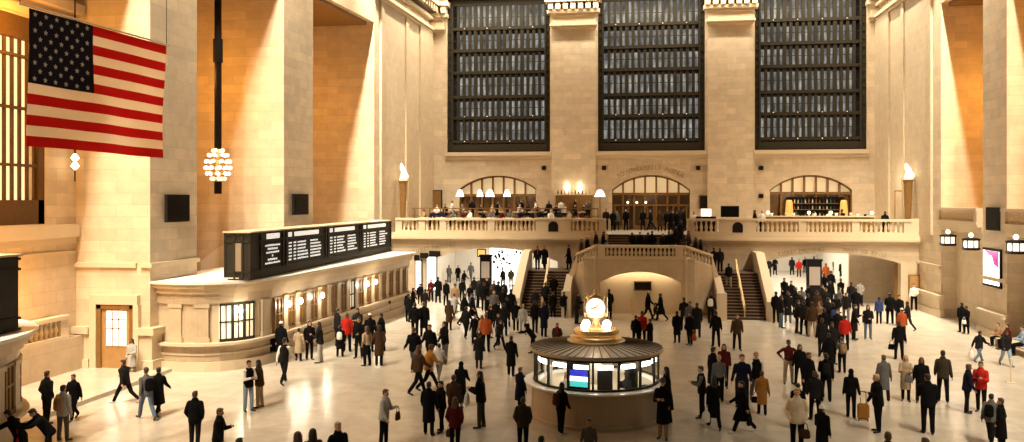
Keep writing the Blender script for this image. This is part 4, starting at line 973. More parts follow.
#          legs (thighL,kneeL,thighR,kneeR)   arms ((pitch,out,flex,inward) L,R)   tilt  head yaw
POSES=dict(
 stand=dict(l=(3,3,-3,2),a=((-2,9,12,0),(4,9,16,0)),t=2),
 pocket=dict(l=(2,4,-4,3),a=((-14,16,48,30),(-14,16,48,30)),t=1),
 stand2=dict(l=(9,6,-7,2),a=((8,11,30,12),(-6,12,14,0)),t=3,w=.03),
 stand3=dict(l=(2,8,1,1),a=((12,9,70,40),(-4,9,18,4)),t=1,w=.04),
 phone=dict(l=(3,3,-3,3),a=((18,10,92,35),(6,9,25,5)),t=5),
 both=dict(l=(4,4,-3,3),a=((20,10,85,38),(22,10,85,38)),t=4),
 hips=dict(l=(1,2,-1,2),a=((-22,48,75,70),(-22,48,75,70)),t=0,w=.05),
 walk=dict(l=(24,6,-18,22),a=((-22,8,16,0),(26,8,28,0)),t=4),
 walkb=dict(l=(-16,24,20,8),a=((24,9,30,5),(8,9,55,15)),t=4),
 stride=dict(l=(32,6,-26,28),a=((-32,12,20,0),(32,10,40,0)),t=7),
 pull=dict(l=(4,4,-5,6),a=((-6,10,12,0),(-20,14,6,0)),t=2),
 lean=dict(l=(6,4,-6,4),a=((62,14,30,0),(50,12,50,10)),t=34),
 sit=dict(l=(84,84,82,86),a=((28,8,62,25),(30,8,55,22)),t=4),
 climb=dict(l=(48,58,-4,6),a=((-10,9,25,0),(18,9,35,0)),t=8),
)
def pose(P):
    tl,kl,tr,kr=P['l']; J={}
    hipz=.92; tilt=Matrix.Rotation(R_(P['t']),4,'X'); 
    piv=V((0,0,.95)); X=Matrix.Translation(piv)@tilt@Matrix.Translation(-piv)
    w=P.get('w',0)
    for s,th,kn in((1,tl,kl),(-1,tr,kr)):
        h=V((s*.095,0,hipz)); d=V((s*(.02+w),-math.sin(R_(th)),-math.cos(R_(th)))).normalized(); k=h+d*.43
        d2=V((s*w*.5,-math.sin(R_(th-kn)),-math.cos(R_(th-kn)))).normalized(); an=k+d2*.41
        toe=an+V((s*.04,-.17,-.045)) if (th-kn)>-30 else an+V((s*.02,-.12,-.13))
        J[s]=(h,k,an,toe)
    A={}
    for s,(p,o,f,inn) in((1,P['a'][0]),(-1,P['a'][1])):
        sh=X@V((s*.172,.0,1.40)); e=sh+V((s*math.sin(R_(o)),-math.sin(R_(p))*math.cos(R_(o)),-math.cos(R_(p))*math.cos(R_(o))))*.285
        q=p+f; o2=o-inn; d=V((s*math.sin(R_(o2)),-math.sin(R_(q))*math.cos(R_(o2)),-math.cos(R_(q))*math.cos(R_(o2)))); wr=e+d*.25; A[s]=(sh,e,wr,d)
    return J,A,X
FEM=0
def build_body(P,name):
    J,A,X=pose(P); bm=B()
    eloft(bm,[(0,0,.80,.10,.08),(0,0,.86,.155,.11),(0,0,.94,.16,.115),(0,0,1.06,.135,.095),(0,0,1.2,.15,.105),(0,0,1.33,.172,.11),(0,0,1.42,.15,.09),(0,0,1.47,.09,.07),(0,0,1.50,.05,.05)],X)
    capsule(bm,X@V((0,.005,1.45)),X@V((0,-.012,1.57)),.056,.052)
    # head
    ell(bm,(0,.005,1.665),(.074,.092,.098),X); eloft(bm,[(0,-.035,1.535,.018,.02),(0,-.032,1.55,.04,.042),(0,-.025,1.59,.058,.062),(0,-.02,1.64,.066,.07)],X)
    capsule(bm,X@V((0,-.088,1.655)),X@V((0,-.108,1.618)),.009,.015,8); ell(bm,(0,-.086,1.585),(.024,.012,.009),X,8)
    for s in(1,-1):
        ell(bm,(s*.077,.012,1.635),(.012,.020,.032),X,8); ell(bm,(s*.028,-.078,1.652),(.014,.012,.010),X,8); capsule(bm,X@V((s*.012,-.086,1.672)),X@V((s*.044,-.078,1.674)),.008,.007,6)
        h,k,an,toe=J[s]; capsule(bm,h+V((0,0,.02)),k,.088,.058); capsule(bm,k,an,.056,.036); capsule(bm,an+V((0,.03,-.035)),toe,.036,.034,fl=1.0)
        capsule(bm,an,an+V((0,.02,-.03)),.036,.036)
        sh,e,wr,d=A[s]; capsule(bm,sh,e,.052,.040); capsule(bm,e,wr,.038,.026)
        side=V((-s,0,0)); side=(side-d*side.dot(d)); side=side.normalized() if side.length>.05 else V((0,-1,0)); acr=d.cross(side).normalized()
        capsule(bm,wr,wr+d*.075,.026,.034,10,.6)
        for i,(ln,o) in enumerate(((.070,-.030),(.080,-.010),(.074,.010),(.058,.029))):
            b0=wr+d*.075+acr*o; m_=b0+d*ln*.55+side*.006; capsule(bm,b0,m_,.0095,.0085,6); capsule(bm,m_,m_+(d*.75+side*.65).normalized()*ln*.5,.0085,.007,6)
        t0=wr+d*.02-acr*.028*(1 if s>0 else 1)+side*.004; t1=t0+(d*.7-acr*.7).normalized()*.04; capsule(bm,t0,t1,.012,.010,6); capsule(bm,t1,t1+(d*.9+side*.4).normalized()*.035,.010,.008,6)
    me=remesh(bm,.0085,name,1); Xi=X.inverted()
    me.materials.append(None); me.materials.append(None); me.materials.append(None)
    for p in me.polygons:
        c=Xi@p.center; q=p.center
        lowest=min((q-J[1][2]).length,(q-J[-1][2]).length)
        if lowest<.26 and q.z<max(J[1][2].z,J[-1][2].z)+.06 and min((q-J[1][3]).length,(q-J[-1][3]).length)<.25: p.material_index=1
        elif 1.642<c.z<1.66 and c.y<-.07 and .014<abs(c.x)<.042: p.material_index=2
    return me,J,A,X
def build_trousers(J,A,X,name,fit=1.):
    bm=B(); eloft(bm,[(0,0,.80,.12,.10),(0,0,.86,.172,.13),(0,0,.95,.172,.13),(0,0,1.02,.158,.118)],X if 0 else None)
    for s in(1,-1):
        h,k,an,toe=J[s]; capsule(bm,h+V((0,0,.02)),k,.103*fit,.074*fit); capsule(bm,k,an+(k-an)*.03,.072*fit,.062*fit)
    return remesh(bm,.013,name,2)
def sleeves(bm,A,f=1.,cuff=.0):
    for s in(1,-1):
        sh,e,wr,d=A[s]; capsule(bm,sh,e,.072*f,.058*f); capsule(bm,e,wr-d*.01,.056*f,.044*f)
def build_top(J,A,X,name,kind):
    bm=B()
    if kind=='sweater': sleeves(bm,A,.92); eloft(bm,[(0,0,.90,.165,.128),(0,0,.98,.172,.132),(0,0,1.1,.160,.12),(0,0,1.25,.172,.125),(0,0,1.36,.19,.125),(0,0,1.44,.15,.10),(0,0,1.50,.075,.075),(0,0,1.53,.06,.06)],X)
    elif kind=='jacket': sleeves(bm,A,1.15); eloft(bm,[(0,0,.80,.185,.15),(0,0,.88,.20,.165),(0,0,1.0,.195,.155),(0,0,1.15,.19,.15),(0,0,1.28,.195,.155),(0,0,1.38,.195,.14),(0,0,1.45,.145,.112),(0,.01,1.52,.088,.09),(0,.01,1.56,.08,.085)],X)
    elif kind=='coat':
        sleeves(bm,A,1.12); m=(J[1][1]+J[-1][1])/2; sp=abs(J[1][1].y-J[-1][1].y)/2
        eloft(bm,[(0,0,.90,.19,.16),(0,0,1.0,.185,.15),(0,0,1.15,.18,.14),(0,0,1.28,.185,.145),(0,0,1.38,.19,.135),(0,0,1.45,.145,.11),(0,.01,1.52,.086,.09),(0,.01,1.56,.08,.086)],X)
        if P_SIT: [capsule(bm,J[s][0],J[s][1],.13,.11) for s in(1,-1)]
        else: eloft(bm,[(m.x,m.y*.9,.46,.205,.165+sp*.95),(m.x*.5,m.y*.5,.62,.20,.165+sp*.7),(0,0,.80,.195,.165+sp*.3),(0,0,.96,.188,.158)])
    elif kind=='skirt':
        m=(J[1][1]+J[-1][1])/2; sp=abs(J[1][1].y-J[-1][1].y)/2
        eloft(bm,[(m.x,m.y*.9,.52,.20,.15+sp*.9),(0,m.y*.5,.7,.19,.15+sp*.5),(0,0,.9,.165,.135),(0,0,1.0,.15,.12)])
    return remesh(bm,.013,name,2)
def build_hair(X,name,kind):
    bm=B()
    if kind=='short': ell(bm,(0,.022,1.69),(.084,.092,.086),X); ell(bm,(0,-.03,1.735),(.066,.06,.034),X); ell(bm,(0,.06,1.63),(.07,.045,.06),X)
    elif kind=='long': ell(bm,(0,.020,1.69),(.088,.096,.088),X); eloft(bm,[(0,.085,1.34,.06,.025),(0,.085,1.42,.09,.04),(0,.065,1.55,.092,.055),(0,.05,1.66,.086,.07)],X); [capsule(bm,X@V((s*.078,-.01,1.66)),X@V((s*.085,.0,1.46)),.022,.018) for s in(1,-1)]
    elif kind=='bun': ell(bm,(0,.020,1.69),(.084,.093,.086),X); ell(bm,(0,.08,1.74),(.035,.035,.035),X); ell(bm,(0,.06,1.63),(.068,.042,.05),X)
    elif kind=='cap': ell(bm,(0,.015,1.70),(.088,.1,.08),X); ell(bm,(0,-.10,1.69),(.06,.055,.012),X)
    elif kind=='beanie': ell(bm,(0,.015,1.71),(.090,.104,.090),X); eloft(bm,[(0,.01,1.66,.092,.104),(0,.01,1.69,.093,.106)],X)
    elif kind=='hood': ell(bm,(0,.025,1.67),(.1,.108,.118),X); eloft(bm,[(0,.05,1.5,.1,.09),(0,.05,1.58,.1,.09)],X)
    me=remesh(bm,.008,name,2)
    return me
PROTO={}
def getp(pz,what,builder):
    if (pz,what) not in PROTO: PROTO[(pz,what)]=builder()
    return PROTO[(pz,what)]
COLS=dict(black=(.0035,.0035,.004),charcoal=(.011,.010,.010),navy=(.006,.007,.02),grey=(.11,.105,.10),lightgrey=(.38,.37,.35),white=(.75,.72,.66),cream=(.62,.52,.38),beige=(.40,.30,.19),tan=(.30,.19,.10),brown=(.05,.026,.013),orange=(.33,.07,.018),mustard=(.30,.13,.025),maroon=(.07,.008,.007),red=(.40,.018,.010),olive=(.035,.028,.016),blue=(.03,.05,.15),denim=(.10,.14,.20),lightblue=(.22,.30,.38),khaki=(.33,.25,.15))
CM={}
def cm(c,cloth=True):
    if c not in CM:
        CM[c]=noisy('cloth_'+c,COLS[c],.9,.2,14,spec=.12)
    return CM[c]
SK=[mat('skin_light',(.55,.31,.20),.55),mat('skin_mid',(.36,.19,.11),.55),mat('skin_dark',(.13,.065,.04),.5)]
HC=dict(dark=mat('hair_dark',(.012,.009,.007),.6),brown=mat('hair_brown',(.07,.035,.018),.6),blond=mat('hair_blond',(.42,.29,.14),.6),grey=mat('hair_grey',(.35,.33,.30),.7))
SHOE=mat('shoe_black',(.012,.011,.01),.5); SHOEW=mat('shoe_white',(.6,.58,.54),.6); EYE=mat('eye_dark',(.02,.012,.01),.4)
DIRS=dict(f=0,b=180,l=-90,r=90,fl=-45,fr=45,bl=-135,br=135)
GN=dict(jacket='jacket',coat='long coat',sweater='sweater',vest='vest')
PW=dict(stand='standing',pocket='standing',phone='looking at hands',both='holding hands together',hips='hands on hips',walk='walking',walkb='walking',stride='striding',pull='standing',lean='leaning forward',sit='sitting',climb='climbing')
PEOPLE=[]; ALL=[]
_bag={}
def bagmesh(kind):
    if kind in _bag: return _bag[kind]
    L=[]
    if kind=='backpack':
        bm=B(); eloft(bm,[(0,.0,0,.11,.06),(0,0,.05,.15,.085),(0,0,.25,.155,.09),(0,0,.38,.13,.075),(0,0,.42,.08,.05)]); L.append(('bag_body',remesh(bm,.015,'bag_body',2),0))
        bm=B(); eloft(bm,[(0,.085,.06,.09,.03),(0,.09,.1,.1,.035),(0,.085,.2,.1,.03)]); L.append(('pocket',remesh(bm,.012,'pocket',1),0))
    elif kind=='handbag':
        bm=B(); eloft(bm,[(0,0,0,.13,.05),(0,0,.04,.16,.065),(0,0,.2,.14,.05),(0,0,.25,.11,.03)]); L.append(('bag_body',remesh(bm,.014,'bag_body',2),0))
        bm=B(); 
        for i in range(8): a=PI*i/8; b=PI*(i+1)/8; tube(bm,(.09*math.cos(a),0,.23+.2*math.sin(a)),(.09*math.cos(b),0,.23+.2*math.sin(b)),.012,n=6)
        me=bpy.data.meshes.new('handle'); bm.to_mesh(me); bm.free(); L.append(('handle',me,0))
    elif kind=='shopping':
        bm=B(); eloft(bm,[(0,0,0,.12,.07),(0,0,.1,.15,.09),(0,0,.28,.13,.07),(0,0,.38,.05,.03)]); L.append(('bag_body',remesh(bm,.014,'bag_body',1),0))
        bm=B(); [tube(bm,(s*.05,0,.34),(0,0,.5),.009,n=6) for s in(1,-1)]; me=bpy.data.meshes.new('handle'); bm.to_mesh(me); bm.free(); L.append(('handle',me,0))
    elif kind=='suitcase':
        bm=B(); prism(bm,[(-.2,-.13),(.2,-.13),(.2,.13),(-.2,.13)],.06,.6); bmesh.ops.bevel(bm,geom=bm.edges[:],offset=.05,segments=3,affect='EDGES'); me=bpy.data.meshes.new('shell'); bm.to_mesh(me); bm.free(); L.append(('shell',me,0))
        bm=B(); [tube(bm,(s*.09,.1,.55),(s*.09,.1,1.0),.01,n=6) for s in(1,-1)]; tube(bm,(-.09,.1,1.0),(.09,.1,1.0),.016,n=6); me=bpy.data.meshes.new('handle'); bm.to_mesh(me); bm.free(); L.append(('handle',me,1))
        for sx in(-1,1):
            for sy in(-1,1):
                bm=B(); tube(bm,(sx*.15-.015,sy*.09,.04),(sx*.15+.015,sy*.09,.04),.04,n=10); me=bpy.data.meshes.new('wheel'); bm.to_mesh(me); bm.free(); L.append(('wheel',me,1))
    for _,me,k in L:
        me.materials.clear(); me.materials.append(None)
    _bag[kind]=L; return L
def setmat(o,ms):
    for i,m in enumerate(ms):
        if i<len(o.material_slots): o.material_slots[i].link='OBJECT'; o.material_slots[i].material=m
def addbag(kind,col,loc,rot,scale,who):
    t=thing({'backpack':'backpack','handbag':'handbag','shopping':'shopping_bag','suitcase':'suitcase'}[kind],'x',{'shopping':'bag','handbag':'bag','backpack':'backpack','suitcase':'suitcase'}[kind],loc,rot); t.scale=(scale,)*3
    for nm,me,k in bagmesh(kind):
        o=bpy.data.objects.new(nm,me); COL.objects.link(o); o.parent=t; setmat(o,[cm(col) if k==0 else M['blackm']])
    BAGS.append((t,kind,col,who))
BAGS=[]
NPEOPLE=[0]
def person(X,Y,Z,h,pz,dr,kind,tc,bc,hair='short',hc='dark',extras='',zone='',px=0,yaw=None):
    global P_SIT
    rng=random.Random(int(px*31+Y*7+Z*5)); pz=rng.choice(('stand','stand2','stand3','pocket','stand2')) if pz=='stand' else pz; P=POSES[pz]; P_SIT=(pz=='sit')
    base=getp(pz,'body',lambda:build_body(P,'person')); me,J,A,Xm=base
    if 'minz' not in P: P['minz']=min(v.co.z for v in me.vertices)
    o=bpy.data.objects.new('person',me); COL.objects.link(o)
    s=h/1.76; ex=dict((e.split('=')+['1'])[:2] for e in extras.split() if e)
    skin=SK[0] if 'skin' not in ex else SK[int(ex['skin'])]
    if 'skin' not in ex: skin=SK[rng.choice((0,0,0,1,1,2))]
    setmat(o,[skin,SHOEW if ex.get('shoes')=='white' else SHOE,EYE])
    wd=rng.uniform(.95,1.06)*float(ex.get('w','1'))
    a=(R_(DIRS[dr]+rng.uniform(-14,14)) if yaw is None else yaw)
    o.location=(X,Y,Z-P['minz']*s); o.rotation_euler=(0,0,a); o.scale=(s*wd,s*wd,s)
    def child(nm,me2,m):
        c=bpy.data.objects.new(nm,me2); COL.objects.link(c); c.parent=o
        if not len(me2.materials): me2.materials.append(None)
        setmat(c,[m]); return c
    if bc!='bare': child('trousers',getp(pz,'tr',lambda:build_trousers(J,A,Xm,'trousers')),cm(bc))
    k=kind
    if k=='vest':
        child('sweater',getp(pz,'sweater',lambda:build_top(J,A,Xm,'sweater','sweater')),cm('white' if 'sl' not in ex else ex['sl']))
        def vest():
            bm=B(); eloft(bm,[(0,0,.84,.18,.145),(0,0,.92,.19,.155),(0,0,1.1,.18,.142),(0,0,1.28,.19,.148),(0,0,1.38,.185,.14),(0,0,1.45,.13,.11),(0,.01,1.52,.085,.088)],Xm); return remesh(bm,.013,'vest',2)
        child('vest',getp(pz,'vest',vest),cm(tc))
    else: child(k if k!='coat' else 'long_coat',getp(pz,k,lambda:build_top(J,A,Xm,k,k)),cm(tc))
    if 'skirt' in ex: child('skirt',getp(pz,'skirt',lambda:build_top(J,A,Xm,'skirt','skirt')),cm(ex['skirt']))
    hm=HC[hc] if hair in('short','long','bun') else cm(hc if hc in COLS else 'black')
    if hair in('cap','beanie','hood'): child('hair',getp(pz,'short',lambda:build_hair(Xm,'hair','short')),HC['dark']).scale=(.97,.97,.995)
    child('hair' if hair in('short','long','bun') else ('hood' if hair=='hood' else 'hat'),getp(pz,hair,lambda:build_hair(Xm,'hair',hair)),hm)
    if 'scarf' in ex:
        def scarf():
            bm=B(); lathe(bm,[(.06,1.49),(.10,1.50),(.105,1.54),(.07,1.57)],n=14)
            for v in bm.verts: v.co=Xm@v.co
            capsule(bm,Xm@V((.04,-.12,1.5)),Xm@V((.05,-.165,1.2)),.035,.03); return remesh(bm,.012,'scarf',1)
        child('scarf',getp(pz,'scarf',scarf),cm(ex['scarf']))
    # near ones get separate shoes
    d=Y*CT-X*ST
    Rz=Matrix.Rotation(a,4,'Z'); W=lambda p: V(o.location)+Rz@V((p[0]*s*wd,p[1]*s*wd,p[2]*s))
    who=[o,kind,tc,bc,hair,hc,pz,zone,px,ex,h,dr]
    if 'bp' in ex: q=W(Xm@V((0,.235,1.0))); addbag('backpack',ex['bp'],q,a,s*1.0,who)
    for kk,kn in(('hb','handbag'),('sb','shopping')):
        if kk in ex: hnd=A[1][2]+A[1][3]*.1; dz=.42 if kn=='handbag' else .5; q=W((hnd.x+.03,hnd.y,hnd.z-dz)); q.z=max(q.z,Z+.02); addbag(kn,ex[kk],q,a+PI/2*0,s,who)
    if 'sc' in ex: q=W((-.42,.25,0)); addbag('suitcase',ex['sc'],(q.x,q.y,Z+.005),a+PI,s,who)
    ALL.append(who); NPEOPLE[0]+=1; return o
def P_(rows,zone,Z=0.,hfix=None):
    for r in rows.strip().splitlines():
        r=r.strip()
        if not r or r[0]=='#': continue
        f=r.split(None,8); px,fy,hy=float(f[0]),float(f[1]),float(f[2]); pz,dr,kind,tc,bc=f[3:8]; rest=f[8] if len(f)>8 else 'short dark'
        rr=rest.split(); hair=rr[0]; hc=rr[1] if len(rr)>1 and '=' not in rr[1] else 'dark'; ex=' '.join(e for e in rr[1:] if '=' in e)
        X,Y=uz(px,fy,Z); h=(H-Z)*(fy-hy)/(fy-Y0)
        if pz=='sit': h/=.76
        if pz=='lean': h/=.9
        h=min(1.92,max(1.52,h)) if not hfix else hfix
        if 'small=' in ex: h=1.1
        PEOPLE.append([X,Y,Z,h,pz,dr,kind,tc,bc,hair,hc,ex,zone,px])
# rows: px  foot_y  head_y  pose  facing  garment  top  bottom  hair haircolour extras
P_("""
34 462 408 lean fl jacket black black short dark hb=red
6 470 412 lean l coat black black short dark
47 424 371 stand b jacket charcoal charcoal short brown hb=brown
63 441 385 stand b jacket lightgrey grey short dark bp=tan
74 420 373 walk f jacket black black short brown
""",'beside the nearest ticket office')
P_("""
125 403 357 stride l jacket charcoal black short dark shoes=white
148 419 366 walk bl sweater grey denim short brown bp=black
157 416 367 walk b coat black black short dark
132 371 335 stand f coat lightgrey grey long dark
""",'near the left bay door')
P_("""
195 449 391 stand b jacket black charcoal short brown
218 470 408 phone r jacket black black short brown
239 516 438 stand b jacket black black short dark
301 505 430 stand b sweater tan khaki long brown
310 502 430 stand bl jacket brown black long dark
338 492 422 stand fr jacket black black short blond
384 446 389 phone r jacket lightgrey black short brown hb=brown
""",'on the lower left floor')
P_("""
249 411 360 both fr vest black lightblue short dark
259 408 360 phone l jacket brown khaki long dark
284 384 337 walk b vest charcoal charcoal short dark
272 361 322 lean l coat black black short dark
281 363 319 stand b coat black black cap white
288 354 316 phone b jacket black black short dark
299 361 328 stand b coat beige black short dark
309 360 321 stand fr jacket black black long dark
320 363 322 phone l jacket charcoal lightgrey long dark
340 357 326 stand b coat black black short dark bp=white
337 346 304 stand br jacket charcoal black short dark
347 352 307 stand b jacket red black short brown
358 345 298 both f jacket charcoal black short dark
359 358 305 stand f jacket black charcoal short brown
370 352 299 stand b coat black black cap white
367 366 326 stand bl sweater beige black long brown skirt=black
379 366 325 stand b coat brown black long dark
382 352 313 phone l jacket black charcoal short dark
388 317 287 stand l jacket maroon black short dark
380 312 290 lean l jacket charcoal black short dark
396 306 284 lean bl jacket maroon black short dark
402 306 280 stand bl jacket black black short dark hb=black
406 311 287 walk b coat charcoal black short dark
""",'by the ticket windows')
P_("""
415 338 299 stand b jacket black black short dark
424 337 297 stand b coat black black short brown
414 370 318 walk f jacket black grey short brown hb=lightgrey
430 366 317 walk f jacket black black short brown
445 363 321 phone fl jacket black grey long dark
418 394 343 walk br jacket brown black long brown
429 390 340 stride br jacket mustard black short brown
439 380 343 walk b jacket lightgrey grey short dark
461 406 361 walk b coat black black hood black
432 433 380 stand b coat black black short dark
441 432 381 stand fl jacket black black short dark
451 430 376 stand b jacket brown black short brown
455 452 397 stand b jacket maroon black long brown hb=brown
481 428 371 both l jacket black olive long dark sb=white
479 369 333 stand b coat charcoal charcoal short dark
""",'between ticket windows and booth')
P_("""
425 312 290 stand b jacket charcoal black short dark
431 302 279 stand f jacket maroon black short dark
438 303 277 stand b coat black black short dark
446 306 280 stand fr jacket black black short dark
455 312 281 stand b jacket tan black short brown
454 320 293 walk b coat lightgrey black short brown sb=grey
464 325 293 walk br jacket black black short dark
473 323 293 walk l coat black black short dark
484 311 282 stand b jacket black black short dark
492 316 284 stand fl jacket charcoal black short dark
498 309 279 stand b coat black black short dark
504 305 281 stand f jacket charcoal denim short brown
487 323 296 stand r jacket black black short dark
496 328 300 stand b coat black black short brown
503 313 287 walk b jacket black charcoal long dark
511 320 288 stand b coat black black short dark
478 308 278 phone r jacket charcoal black short dark
470 306 284 walk f jacket black denim short brown
504 336 303 stand b jacket charcoal black short dark sb=white
486 352 312 stand b jacket orange black short brown
482 347 315 stand fl sweater tan black long brown
500 350 324 walk fr jacket charcoal black short dark bp=grey
""",'in the crowd under the left arch')
P_("""
449 283 265 stand b jacket grey black short dark
464 288 270 walk br jacket black charcoal short dark
471 281 262 walk f jacket grey grey short dark
466 273 254 walk b jacket charcoal grey short brown
503 289 268 stand bl jacket black black short dark hb=black
511 288 268 stand f jacket olive grey short brown
458 282 268 stand f coat black charcoal short dark
""",'far inside the left passage')
P_("""
511 376 336 stand b coat black black short dark
520 411 367 stand br coat navy black short brown
523 452 397 stand b jacket olive black short brown
561 434 383 phone br jacket black black long dark bp=brown shoes=white
589 474 418 stand f sweater grey charcoal short dark bp=black
541 508 436 stand b jacket black black short dark
663 439 378 both f coat black tan beanie grey
667 424 362 stand l coat black black long dark
""",'around the information booth')
P_("""
523 334 304 stand f sweater lightgrey lightgrey short blond hb=black
535 333 301 stand b jacket black black short dark
544 337 301 stand b coat navy black short brown
533 353 328 lean l jacket black black hood black
557 354 330 stand f jacket brown black short brown scarf=red
636 347 315 stand b jacket black black short dark
642 346 311 stand b jacket red black short dark
650 349 327 stand bl coat black black short dark
577 324 289 phone r jacket charcoal charcoal short dark
""",'on the floor behind the booth')
P_("""
609 319 289 stand b coat charcoal black short dark
648 320 290 walk r jacket black black cap white
661 321 293 walkb l coat black black short dark
655 320 300 walk r jacket charcoal black short dark small=1
684 331 297 stand b jacket charcoal black short dark
690 336 301 stand f jacket grey black short brown
677 343 311 stand b coat black black short dark
690 345 312 stand fl jacket black charcoal long dark sb=orange
697 338 302 stand b coat charcoal black short brown
""",'in front of the central arch')
P_("""
702 418 366 both l vest black black short brown sl=grey
714 429 376 walk b coat black black long dark sb=white
719 402 355 stand b sweater grey black short blond
713 396 347 stand br coat black black short dark
724 387 343 walk f jacket maroon black long dark
742 407 352 stand f sweater navy charcoal short brown w=1.1
756 402 349 walk f vest black grey short blond sl=white
762 415 371 stand b coat mustard black short brown hb=black
743 433 380 walk l coat black black short dark shoes=white hb=black
798 430 383 stand b jacket black charcoal short dark
797 452 388 stand f jacket cream black short blond hb=brown
822 462 405 stand br coat black black beanie white
789 384 340 hips f sweater maroon khaki short dark
799 386 344 stand f jacket black black long dark
808 402 352 stand fr jacket black black short brown
826 402 353 stand b jacket black black short dark bp=charcoal
815 421 371 stand b jacket charcoal black short brown
851 418 369 pull b jacket black black hood black sc=mustard
842 373 337 phone b sweater grey black short brown bp=tan
832 364 317 stand f jacket charcoal black short dark
845 350 315 stand b jacket red black short dark
829 374 333 stand b coat black black short dark
""",'right of the booth')
P_("""
716 347 311 stand b jacket black black short dark
737 350 314 stand f jacket brown charcoal short brown
711 324 291 stand b jacket charcoal black short brown bp=white
776 323 283 stand b jacket black black short dark
788 323 281 stand b coat charcoal denim short brown
791 308 278 walk f jacket black charcoal short brown
804 335 296 stand b jacket charcoal black short dark
812 337 300 stand b jacket brown khaki short dark
820 336 293 stand fl coat tan tan long brown
828 331 295 stand b jacket charcoal black short dark
802 316 281 walk b jacket grey black short dark
833 338 302 stand b jacket black black short dark bp=blue
839 313 287 phone r jacket grey black short dark
851 310 282 stand b coat charcoal black short dark
846 322 292 walk f jacket charcoal grey short dark
836 325 290 walk b jacket black black long dark
795 315 287 stand r jacket black black short brown
809 312 285 stand b coat black black short dark
822 312 284 walk f jacket charcoal charcoal short dark
797 333 300 phone r jacket charcoal black short dark
""",'in the crowd under the right arch')
P_("""
769 277 258 stand b jacket charcoal charcoal short dark
775 275 257 stand f coat black black short dark
792 275 257 stand b coat charcoal black short dark
799 277 259 stand f jacket red brown short dark
826 285 259 stand b coat orange black short brown
824 298 268 walk b jacket black black short dark
831 295 270 stand b jacket black charcoal short dark
835 278 258 walk f jacket grey grey short dark
842 281 260 walk b coat black lightgrey short brown
849 279 259 stand f jacket grey lightgrey short brown
854 284 259 walk b coat charcoal black short dark
805 273 257 stand f jacket black black short dark
814 272 256 walk b jacket charcoal black short dark
""",'far inside the right passage')
P_("""
854 340 301 phone r coat charcoal black short dark
868 339 305 stand f jacket charcoal denim long dark
879 324 297 stand b jacket blue black short dark
890 324 293 stand b jacket black black short dark hb=black
899 326 295 stand f jacket black charcoal short dark
908 331 301 walk bl jacket charcoal charcoal short dark
902 341 308 stand b jacket orange charcoal cap white
899 360 321 stand b jacket black black short dark hb=black
945 311 284 stand f sweater white black short dark
""",'near the right arch end')
P_("""
878 432 374 phone l jacket black black short blond
884 401 355 stand b coat grey charcoal short brown
906 401 355 both f coat beige black long blond hb=grey
921 403 357 stand f jacket black charcoal long brown
928 434 371 phone b jacket black black short dark
943 402 349 stand b jacket olive black short dark
967 413 364 phone r jacket navy black short brown
981 412 361 phone fl jacket red black short brown
991 444 393 walk br jacket grey charcoal short dark bp=black
1001 452 398 stand bl coat black black short brown
888 508 432 stand b jacket brown black short brown
926 518 438 stand b jacket black black short brown
""",'on the lower right floor')
P_("""
977 333 303 stand b jacket black black short dark
984 334 306 stand fl coat black black short dark hb=white
979 362 329 stride br jacket charcoal denim short dark sb=white
995 346 327 sit fl jacket tan black short brown
1006 366 330 walk f jacket charcoal lightblue short dark
1020 356 327 sit f jacket lightblue black short dark
1016 350 325 sit fl jacket maroon black short dark
""",'beside the right wall')
# stairs
def PS(rows,zone):
    for r in rows.strip().splitlines():
        f=r.split(); px,Y,Z=float(f[0]),float(f[1]),float(f[2]); hair=f[8]; hc=f[9]; ex=' '.join(f[10:])
        q=(px-512)/F; tt=(q-T)/(1+q*T); PEOPLE.append([Y*tt,Y,Z,random.uniform(1.62,1.8),f[3],f[4],f[5],f[6],f[7],hair,hc,ex,zone,px])
PS("""
538 60.9 2.55 stand f jacket black black short dark scarf=red
544 60.95 2.55 walk f coat black black short dark
554 57.0 .84 climb b jacket black black short dark
545 56.1 .34 climb b jacket charcoal black short brown
553 55.0 0 stand b coat black black short dark
564 55.0 0 walk b jacket black charcoal short dark
535 55.0 0 climb b jacket charcoal black short brown
569 61.2 2.55 stand l coat black black short dark
""",'on the left staircase')
PS("""
581 61.0 3.08 walk r jacket brown black short brown
587 61.6 3.3 walk r jacket black black short dark
596 61.0 3.62 stand r jacket charcoal black short dark
603 61.2 3.62 walk r coat black black short dark
""",'at the left landing end')
PS("""
632 60.0 3.62 walk f jacket black black short dark
640 59.8 3.62 stand f coat black black short dark
648 60.3 3.62 walk b jacket charcoal black short dark
652 59.7 3.62 stand b jacket black black short brown
663 60.2 3.62 walk f jacket charcoal charcoal short dark
669 59.8 3.62 stand b coat black black short dark
676 61.4 3.97 climb b jacket black black short dark
672 59.2 3.62 stand f jacket black black long brown
681 62.0 4.31 climb b coat charcoal black short dark
""",'on the upper stair landing')
PS("""
689 61.2 3.62 walk l jacket brown black short brown
696 61.0 3.25 walk l jacket charcoal black long brown
701 61.4 3.05 walk l coat black black short dark
707 61.0 2.72 walk l jacket grey black short brown
714 60.9 2.55 stand b jacket black black short dark
720 60.9 2.55 phone b jacket charcoal black short brown
729 58.7 1.69 climb b jacket black khaki short dark
""",'on the right staircase')
